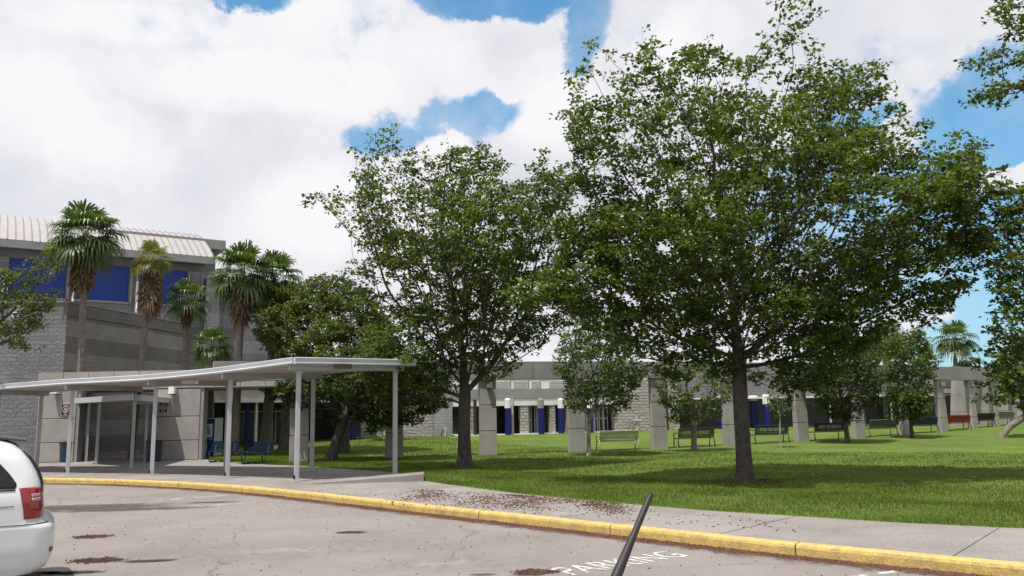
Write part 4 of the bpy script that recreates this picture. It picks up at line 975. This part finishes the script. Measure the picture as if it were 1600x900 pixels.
# ---- vending machine
m_vblue = paint('vending_blue', (.012, .06, .30), .3); m_vwh = paint('vending_white', (.62, .68, .70), .35); m_vpic = paint('vending_picture', (.25, .30, .42), .3); m_yl = paint('yellow_sticker', (.75, .66, .12), .5)
p = aty(327, 690, 38.4); p.z = .16; a = -.12; vm = root('vending_machine', p, 'blue and white drinks vending machine standing against the end of the concrete panel', 'vending machine', None, a)
mb = MB(); mb.box((0, 0, .93), (.92, .78, 1.78)); mb.box((0, 0, .03), (.84, .7, .06)); mb.build('cabinet', m_vwh, vm, bevel=.015)
mb = MB(); mb.box((0, -.405, .45), (.90, .03, .78)); mb.box((0, -.405, 1.33), (.90, .03, .92)); mb.build('front_panel', m_vblue, vm, bevel=.01)
mb = MB(); mb.box((0, -.425, 1.25), (.72, .012, .62)); mb.build('display_window', m_vwh, vm)
mb = MB(); mb.add([(-.24, -.434, 1.08), (.26, -.434, 1.08), (.22, -.434, 1.34), (.12, -.434, 1.48), (-.06, -.434, 1.52), (-.2, -.434, 1.42)], [(0, 1, 2, 3, 4, 5)]); mb.build('picture', m_vpic, vm)
mb = MB(); mb.box((-.1, -.424, .52), (.42, .012, .3)); mb.box((-.1, -.432, .55), (.34, .01, .05), 0, 1); mb.box((-.1, -.432, .44), (.34, .01, .06), 0, 2); mb.build('sticker', [m_vwh, m_black, m_yl], vm)
# ---- bins
m_bin = paint('dark_blue_bin', (.012, .035, .07), .45)
def bin_(x, y, labl, s=1):
    p = onz(x, y, .15); t = root('litter_bin', p, labl, 'litter bin', 'bins by the concrete panels')
    mb = MB(); mb.tube([(0, 0, .0), (0, 0, .04), (0, 0, .82*s)], [.27, .29, .32], 20); mb.build('body', m_bin, t, smooth=False)
    mb = MB(); mb.tube([(0, 0, .82*s), (0, 0, .9*s)], [.345, .33], 20); mb.tube([(0, 0, .9*s), (0, 0, .93*s)], [.2, .16], 20); mb.build('rim', m_black, t)
bin_(104, 722, 'dark blue cylindrical bin in front of the left concrete panel'); bin_(240, 721, 'dark blue cylindrical bin in the shade left of the right concrete panel')
p = onz(122, 720, .15); t = root('dark_bin', p, 'small rounded black bin beside the left dark blue bin', 'bin'); mb = MB(); mb.tube([(0, 0, 0), (0, 0, .1), (0, 0, .42), (0, 0, .54), (0, 0, .6)], [.2, .25, .25, .18, .05], 16); mb.build('body', m_black, t, smooth=True)
p = FD.P(FD.sz(818, 650)[0], -.2, .5); t = root('entrance_bin', p, 'black square bin against the stone pier by the entrance doors', 'litter bin'); mb = MB(); mb.box((0, 0, .5), (.6, .5, 1.0), .05); mb.box((0, 0, 1.03), (.5, .4, .06), .05); mb.build('body', m_black, t, bevel=.02)
# small fountains / standpipes against the far walls
def pedestal(x, lb, px2=None):
    p = FD.P(FD.sz(x, 650)[0], .5, .5); t = root('drinking_fountain', p, lb, 'fountain')
    mb = MB(); mb.tube([(0, 0, 0), (0, 0, .75)], .11, 10); mb.build('pedestal', m_alum, t); mb = MB(); mb.box((0, 0, .82), (.62, .42, .14)); mb.box((0, .12, 1.0), (.1, .12, .25)); mb.build('basin', m_alum, t, bevel=.02)
pedestal(990, 'small metal drinking fountain before the split-face wall behind the cream bench')
p = FD.P(FD.sz(692, 650)[0], .75, .45); t = root('hose_standpipe', p, 'small standpipe with hose on the smooth grey wall left of the dark doorway', 'standpipe')
mb = MB(); mb.tube([(0, 0, 0), (0, 0, .75)], .06, 8); mb.box((0, 0, .62), (.22, .1, .16)); mb.build('pipe', m_alum, t); mb = MB(); mb.tube([(-.1, -.05, .6), (-.25, -.1, .3), (-.2, -.12, .04), (.2, -.15, .03), (.35, -.1, .03)], .035, 6); mb.build('hose', m_black, t)
p = FA.P(FA.sz(449, 650)[0], .6, .3); 
# ------------------------------------------------------------------ white minivan
m_car = paint('white_car_paint', (.60, .63, .64), .3, 0, .5, .06); m_cglass = paint('car_glass', (.008, .010, .012), .05); m_tail = paint('red_lens', (.22, .006, .010), .15, 0, .8); m_tail2 = paint('reversing_lens', (.40, .22, .24), .15); m_trim = paint('grey_plastic', (.05, .052, .055), .6)
m_tyre = paint('tyre_rubber', (.015, .015, .015), .9); m_rim = paint('alloy_rim', (.4, .4, .42), .3, .8)
# local frame: rear towards +x, camera-side flank at y = -hw
XR = [(.24, -.16), (.30, -.06), (.40, -.015), (.48, .0), (.66, .0), (.74, -.008), (.775, -.03), (.80, -.085), (.815, -.125), (.95, -.125), (1.15, -.15), (1.25, -.175), (1.35, -.215), (1.48, -.29), (1.60, -.385), (1.67, -.47), (1.72, -.60), (1.755, -.80), (1.775, -1.2)]
HW = [(.24, .86), (.34, .93), (.5, .965), (.75, .975), (.80, .965), (1.05, .965), (1.12, .95), (1.5, .82), (1.64, .75), (1.70, .69), (1.745, .58), (1.775, .40)]
def itp(T, z): return float(np.interp(z, [a for a, b in T], [b for a, b in T]))
def xf(z): # front end
    return float(np.interp(z, [.24, .6, .95, 1.05, 1.2, 1.75], [-5.0, -5.1, -4.95, -4.75, -3.9, -2.9]))
RC = .22
def side_pt(z, s, off=0.0):
    """s: 0 at the rear centre line going round the corner and forward along the flank (metres)"""
    x1, h = itp(XR, z)+off, itp(HW, z)+off; rc = RC
    bow = .05                                              # rear bowed in plan
    if s < h-rc: return (x1-bow*(s/h)**2, -s, z)
    s2 = s-(h-rc); La = rc*math.pi/2
    if s2 < La: a = s2/rc; return (x1-bow*((h-rc)/h)**2-rc+rc*math.cos(a), -(h-rc)-rc*math.sin(a), z)
    return (x1-bow*((h-rc)/h)**2-rc-(s2-La), -h, z)
zz = sorted(set([a for a, b in XR]+[a for a, b in HW]+[.58, .9, 1.0, 1.2, 1.3, 1.42, 1.55]))
x_in = lambda z: itp(XR, z)-.05-RC
vloc = onz(82, 880, .0); 
dv = ray(64, 800); rear = Vector((dv.x, dv.y)).normalized()*9.0
vang = math.radians(31)
# place so that the flank's rear corner falls where the photograph has it
vr = root('white_minivan', (0, 0, 0), 'white minivan with red tail light and dark rear spoiler at the left edge', 'van', None, vang)
body = MB(); rings = []
for z in zz:
    h = itp(HW, z); s_end = (h-RC)+RC*math.pi/2; S_ = list(np.linspace(0, h-RC, 7))+list((h-RC)+np.linspace(.12, 1, 9)*RC*math.pi/2)
    r_ = [side_pt(z, s) for s in S_]; xb = r_[-1][0]; xe = xf(z)
    nseg = 26; r_ += [(xb+(xe+.45-xb)*k/nseg, -h*(1-.0*k), z) for k in range(1, nseg+1)]
    r_ += [(xe+.45-.45*math.sin(a), -h*math.cos(a)*.999, z) for a in np.linspace(.25, math.pi/2, 6)]
    rings.append(r_)
nr = len(rings[0]); vs = [v for r in rings for v in r]; vs2 = [(v[0], -v[1], v[2]) for v in vs]
fs = [(i*nr+j, i*nr+j+1, (i+1)*nr+j+1, (i+1)*nr+j) for i in range(len(zz)-1) for j in range(nr-1)]
body.add(vs, [f[::-1] for f in fs]); body.add(vs2, fs)
top = rings[-1]; body.add(top+[(v[0], -v[1], v[2]) for v in top][::-1], [tuple(range(2*nr))])
bot = rings[0]; body.add(bot+[(v[0], -v[1], v[2]) for v in bot][::-1], [tuple(range(2*nr))[::-1]])
bo_ = body.build('body', m_car, vr, smooth=True)
es = bo_.modifiers.new('edge', 'EDGE_SPLIT'); es.split_angle = math.radians(38)
wd = bo_.modifiers.new('weld', 'WELD'); wd.merge_threshold = .001; bo_.modifiers.move(1, 0)
def patch(name, m, z0, z1, f0, f1, off, parent, nz=14, ns=14, round_=0.0):
    """f0(z), f1(z): s limits; a skin lying just proud of the body"""
    mb = MB(); vs = []
    for i in range(nz+1):
        z = z0+(z1-z0)*i/nz
        for j in range(ns+1): s = f0(z)+(f1(z)-f0(z))*j/ns; vs.append(side_pt(z, s, off))
    mb.add(vs, [(i*(ns+1)+j, (i+1)*(ns+1)+j, (i+1)*(ns+1)+j+1, i*(ns+1)+j+1) for i in range(nz) for j in range(ns)])
    o = mb.build(name, m, parent, smooth=True); sd = o.modifiers.new('thick', 'SOLIDIFY'); sd.thickness = .006; sd.offset = 0; return o
hcorner = lambda z: itp(HW, z)-RC                       # s where the corner arc starts
La = RC*math.pi/2
patch('tail_light', m_tail, .85, 1.19, lambda z: hcorner(z)+.08, lambda z: hcorner(z)+La-.03+.03*(z-.8)/.3, .008, vr)
for za, zb in ((1.04, 1.075), (1.085, 1.12)): patch('reversing_light', m_tail2, za, zb, lambda z: hcorner(z)+.13, lambda z: hcorner(z)+.25, .014, vr, 3, 8)
# rear quarter window: rounded rear lower corner
def wf(z): return hcorner(z)+La+.0+.13*((z-1.18)/.42)+.05*max(0, (1.25-z)/.07)**2
patch('rear_quarter_window', m_cglass, 1.185, 1.60, wf, lambda z: hcorner(z)+La+1.5, .006, vr, 16, 20)
patch('side_window', m_cglass, 1.185, 1.60, lambda z: hcorner(z)+La+1.6, lambda z: hcorner(z)+La+2.5, .006, vr, 8, 8)
patch('rear_window', m_cglass, 1.12, 1.58, lambda z: 0, lambda z: hcorner(z)-.07, .006, vr, 8, 8)
patch('bumper_seam', m_trim, .788, .796, lambda z: hcorner(z)+.02, lambda z: hcorner(z)+La+1.0, .0035, vr, 1, 24)
patch('hatch_seam', m_trim, .84, 1.62, lambda z: hcorner(z)-.02, lambda z: hcorner(z)-.013, .004, vr, 20, 1)
patch('window_trim', m_trim, 1.165, 1.187, lambda z: hcorner(z)+La+.05, lambda z: hcorner(z)+La+2.6, .009, vr, 1, 24)
patch('belt_crease_shade', m_trim, .995, 1.0, lambda z: hcorner(z)+La+.06, lambda z: hcorner(z)+La+3.4, .002, vr, 1, 24)  # flat dark strip stands in for the shade line of a body crease
patch('rear_reflector', m_tail, .47, .52, lambda z: hcorner(z)+.06, lambda z: hcorner(z)+.14, .008, vr, 2, 4)
mb = MB(); mb.add([(-.86, -.60, 1.752), (-.86, .60, 1.752), (-.36, .56, 1.69), (-.36, -.56, 1.69), (-.86, -.60, 1.79), (-.86, .60, 1.79), (-.36, .56, 1.712), (-.36, -.56, 1.712)], [(0, 1, 2, 3), (7, 6, 5, 4), (0, 4, 5, 1), (1, 5, 6, 2), (2, 6, 7, 3), (3, 7, 4, 0)]); mb.build('spoiler', m_trim, vr, bevel=.01)
for wx in (-1.15, -4.15):
    for sy in (-1, 1):
        y = sy*.86; mb = MB(); mb.tube([(wx, y-.11*sy, .34), (wx, y-.09*sy, .34), (wx, y+.09*sy, .34), (wx, y+.115*sy, .34)], [.31, .34, .34, .30], 28); w_ = mb.build('wheel', m_tyre, vr)
        mb = MB(); mb.tube([(wx, y+.05*sy, .34), (wx, y+.13*sy, .34)], [.22, .2], 20); mb.build('rim', m_rim, w_); 
def pv(x, y, z):
    ca, sa = math.cos(vang), math.sin(vang); return Vector((VX+x*ca-y*sa, VY+x*sa+y*ca, z))
# the rearmost visible point of the bumper at pixel x=82, height .5 m; distance about 8.6 m
VX, VY = 0, 0
best = None
for Yt in [9.35]:
    tgt = aty(79, 835, Yt); 
    sil = max((side_pt(.55, s) for s in np.linspace(.2, 1.3, 60)), key=lambda q: 0)
    lx, ly = side_pt(.55, itp(HW, .55)-RC+La*.35)[:2]
    w = pv(lx, ly, .55); VX, VY = tgt.x-w.x, tgt.y-w.y
vr.location = (VX, VY, 0)
# ------------------------------------------------------------------ aerial rod of the photographer's car, close to the lens
ta, tb = aty(1017, 772, .95), aty(958, 912, .90); dd = (tb-ta).normalized(); tc_ = ta+dd*.30
ao = tc_; an = root('radio_aerial', ao, 'thick black tapered radio aerial rising from the bottom edge of the picture', 'aerial')
mb = MB(); mb.tube([ta-dd*.002, ta, ta+dd*.006, ta+dd*.05, ta+dd*.10, ta+dd*.3], [.0015, .0032, .0037, .0038, .0058, .0068], 16); mb.build('rod', paint('aerial_rubber', (.022, .018, .018), .55), an, ao, smooth=True)
mb = MB(); mb.tube([tc_-dd*.02, tc_+dd*.01, tc_+dd*.03], [.011, .02, .026], 16); mb.build('base', m_black, an, ao, smooth=True)
# ------------------------------------------------------------------ road markings, stains, darker patches and litter
m_line = mat('worn_white_paint', (.62, .60, .58), .9, .25, 14, col2=(.34, .31, .30), fine=.2, bscale=30)
def sheet_mat(name, c, scale, lo, hi, fade=True):
    m = mat(name, c, .95, .2, 6); t = m.node_tree; L_ = t.links.new; b = t.nodes['Principled BSDF']
    co = t.nodes.new('ShaderNodeTexCoord').outputs['Object']; n = t.nodes.new('ShaderNodeTexNoise'); n.inputs['Scale'].default_value = scale; n.inputs['Detail'].default_value = 6; n.inputs['Roughness'].default_value = .7; L_(co, n.inputs['Vector'])
    at = t.nodes.new('ShaderNodeAttribute'); at.attribute_name = 'edge'
    ad = t.nodes.new('ShaderNodeMath'); ad.operation = 'ADD'; L_(n.outputs['Fac'], ad.inputs[0]); L_(at.outputs['Fac'], ad.inputs[1])
    r = t.nodes.new('ShaderNodeMapRange'); L_(ad.outputs[0], r.inputs[0]); r.inputs[1].default_value = lo; r.inputs[2].default_value = hi
    L_(r.outputs[0], b.inputs['Alpha']); return m
def patch_sheet(name, c, rx, ry, ang, z, m, n=20):
    """disc with an 'edge' value falling from 1 in the middle to 0 at the rim"""
    vs = [(c[0], c[1], z)]; ev = [1.0]; fs = []
    R_n = 5
    for k in range(1, R_n+1):
        for j in range(n):
            a = 2*math.pi*j/n; x, y = rx*math.cos(a)*k/R_n, ry*math.sin(a)*k/R_n
            vs.append((c[0]+x*math.cos(ang)-y*math.sin(ang), c[1]+x*math.sin(ang)+y*math.cos(ang), z)); ev.append(1-k/R_n)
    for j in range(n): fs.append((0, 1+j, 1+(j+1) % n))
    for k in range(1, R_n):
        for j in range(n): a = 1+(k-1)*n; b = 1+k*n; fs.append((a+j, b+j, b+(j+1) % n, a+(j+1) % n))
    mb = MB(); mb.add(vs, fs); o = mb.build(name, m); at = o.data.attributes.new('edge', 'FLOAT', 'POINT'); at.data.foreach_set('value', ev); return struct(o)
# worn PARKING lettering
P0, P1 = onz(896, 899), onz(1078, 869); ax = (P1-P0); wlen = ax.length; ax.normalize()
me = text_mesh('PARKING', 1.0, 0.0005)
xs_ = [v.co.x for v in me.vertices]; ys_ = [v.co.y for v in me.vertices]; wx_, hx_ = max(xs_)-min(xs_), max(ys_)-min(ys_)
upv = (onz(1002, 868)-onz(1008, 886)); up_dir = Vector((-ax.y, ax.x, 0))
for v in me.vertices:
    u = (v.co.x-min(xs_))/wx_; h = (v.co.y-min(ys_))/hx_
    q = P0+ax*(u*wlen)+up_dir*(h*.50)-ax*h*.0; zz_ = v.co.z; v.co = (q.x, q.y, .004+zz_)
m_park = sheet_mat('worn_letter_paint', (.68, .66, .63), 9, .36, .50)
me.materials.append(m_park); o = bpy.data.objects.new('parking_lettering', me); C.objects.link(o); struct(o); 
at = me.attributes.new('edge', 'FLOAT', 'POINT'); at.data.foreach_set('value', [.01]*len(me.vertices))
# faded stall lines
m_fade = sheet_mat('faded_line_paint', (.62, .60, .58), 5, .44, .64)
mb = MB()
def line(a, b, w):
    t = (b-a).normalized(); n = Vector((-t.y, t.x, 0))*w/2; z = Vector((0, 0, .004)); k = 16
    for q in range(k): p, r = a.lerp(b, q/k), a.lerp(b, (q+1)/k); mb.add([p-n+z, r-n+z, r+n+z, p+n+z], [(0, 1, 2, 3)])
line(onz(245, 782.5), onz(355, 774), .12); line(onz(238, 797), onz(400, 785), .12); line(onz(1330, 902), onz(1400, 893), .1)
o = mb.build('stall_lines', m_fade); struct(o); at = o.data.attributes.new('edge', 'FLOAT', 'POINT'); at.data.foreach_set('value', [.06]*len(o.data.vertices))
# stains and patches of darker or paler tone
m_stainr = sheet_mat('red_earth_stain', (.045, .028, .022), 5, .72, 1.05); m_patchd = sheet_mat('dark_road_patch', (.085, .075, .072), 3, .68, 1.35); m_stainl = sheet_mat('pale_wear', (.36, .335, .33), 1.6, .75, 1.9)
def st(px_, py_, rx, ry, m, z, ang=0, nm='road_patch'): p = onz(px_, py_); patch_sheet(nm, p, rx, ry, ang, z, m)
st(143, 839, .42, .30, m_stainr, .006); st(152, 876, .55, .26, m_stainr, .006); st(232, 877, .55, .16, m_stainr, .006, .1); st(40, 897, .9, .25, m_stainr, .006); st(110, 895, .6, .18, m_stainr, .006)
st(832, 895, .34, .30, m_stainr, .006); st(855, 893, .28, .12, m_stainr, .007, -.1); st(548, 832, .4, .22, m_stainr, .006); st(755, 898, .25, .1, m_patchd, .006)
st(120, 793, 3.2, .9, m_patchd, .005, .06); st(205, 796, 2.6, .45, m_patchd, .0055, .1); st(330, 785, .9, .3, m_patchd, .005)  # wide darker patches on the road, fading towards their rims
st(450, 860, 3.2, 1.3, m_stainl, .0045, .2); st(700, 880, 2.4, .8, m_stainl, .0047, .1)
# crumbs and small clods on the road; red litter in the gutter; leaf litter on the pavement
def crumbs(name, pts, smin, smax, m, hgt=.5):
    pts = np.asarray(pts); n = len(pts); s = rng.uniform(smin, smax, (n, 1)); a = rng.uniform(0, 6.28, n); asp = rng.uniform(.3, .9, (n, 1))
    u = np.stack([np.cos(a), np.sin(a), rng.normal(0, .25, n)], 1)*s; v = np.stack([-np.sin(a), np.cos(a), rng.normal(0, .25, n)], 1)*s*asp
    up = np.zeros((n, 3)); up[:, 2] = (s*hgt)[:, 0]
    A, B, Cc, D_ = pts-u, pts-v, pts+u, pts+v; T = pts+up
    tri = np.stack([A, B, T, B, Cc, T, Cc, D_, T, D_, A, T], 1).reshape(-1, 3); return struct(quadmesh(name, tri, 3, m), 'stuff')
m_litr = leaf_mat('red_brown_litter', (.06, .026, .020), (.19, .09, .06), .05, .9, .1); m_litd = leaf_mat('dark_leaf_litter', (.035, .024, .020), (.15, .07, .05), .05, .9, .1)
pts = []
for k in range(24000):
    i = rng.integers(8, len(KB)-8); t = (KB[i+1]-KB[i-1]).normalized(); nrm = Vector((t.y, -t.x)); d = abs(rng.normal(0, .12))+.0; q = KB[i].lerp(KB[i+1], rng.random())+nrm*(d-.0)
    if q.x < -13: continue
    w = .5+.5*math.sin(i*.9)*math.sin(i*.31+1)
    if rng.random() > .35+.65*w: continue
    pts.append((q.x, q.y, .003))
crumbs('gutter_litter', pts, .008, .026, m_litr)
# stain under it
mb = MB(); ev = []; e0_ = KB; vs = []; 
for i, p in enumerate(KB):
    t = (KB[min(i+1, len(KB)-1)]-KB[max(i-1, 0)]).normalized(); nrm = Vector((t.y, -t.x))
    for q, e in ((-.02, 1.0), (.10, .78), (.26, .5), (.45, .22), (.75, 0)): vs.append((p.x+nrm.x*q, p.y+nrm.y*q, .002)); ev.append(e)
fs = [(i*5+j, i*5+j+1, (i+1)*5+j+1, (i+1)*5+j) for i in range(len(KB)-1) for j in range(4)]
mb.add(vs, fs); o = mb.build('gutter_stain', sheet_mat('gutter_red_stain', (.10, .045, .032), 3, .72, 1.2)); struct(o); at = o.data.attributes.new('edge', 'FLOAT', 'POINT'); at.data.foreach_set('value', ev)
pts = []
cl_ = [(rng.uniform(0, 1), rng.uniform(0, 1)) for _ in range(60)]
for k in range(3800):
    c_ = cl_[int(rng.integers(0, 60))]; u = c_[0]+rng.normal(0, .02+.05*rng.random()); v_ = c_[1]+rng.normal(0, .05+.2*rng.random())
    px_ = 640+u*330; py0 = 763+u*20; py_ = py0+(abs(v_)**1.3)*(20); 
    if rng.random() < .08: px_ = rng.uniform(420, 1250); py_ = 752+(px_-420)*.075+rng.uniform(0, 20)
    p = onz(px_, py_, .152)
    if p.y > yf(p.x)-.03: continue
    pts.append(tuple(p))
crumbs('leaf_litter', pts, .008, .034, m_litd, .35)
pts = []
for k in range(2600):
    x, y = rng.uniform(-13, 7), rng.uniform(6, 24); p = Vector((x, y)); ok = min((q-p).dot(Vector((.66, .75))) for q in KB[10:-6:6]) 
    nearest = min(KB, key=lambda q: (q-p).length_squared); 
    if (nearest-p).dot(Vector((.5, .85))) < .3: continue
    pts.append((x, y, .002))
crumbs('road_grit', pts, .004, .022, m_litd, .5)
# clods on the fresh mounds
pts = []
for (a_, b_, r1) in ((143, 839, .25), (835, 894, .2), (152, 876, .3)):
    c = onz(a_, b_)
    for _ in range(260): pts.append((c.x+rng.normal(0, r1*.6), c.y+rng.normal(0, r1*.35), .004))
crumbs('earth_clods', pts, .008, .026, m_litd, .8)
pts = []
for k in range(1600):
    x = rng.uniform(-6, 12); y = yf(x)+rng.uniform(.1, 9); pts.append((x, y, hL(x, y)+.05))
crumbs('fallen_leaves', pts, .012, .032, m_litd, .2)
# bare earth and roots at the tree feet
for (bx, Y, r) in ((1158, 20.0, 1.0), (725, 27.0, .9), (518, 33, .9)):
    b = aty(bx, 650, Y); z = hL(b.x, b.y)
    rt = bpy.data.objects.get('x')
    pts = [(b.x+rng.normal(0, r*.5), b.y+rng.normal(0, r*.4), z+.015) for _ in range(500)]
    crumbs('bare_earth', pts, .02, .06, m_litd, .3)
for p in pp[3:12]: print('pillar', [round(v) for v in proj((p.x, p.y, hL(p.x, p.y)))], [round(v) for v in proj((p.x, p.y, 4.17))])
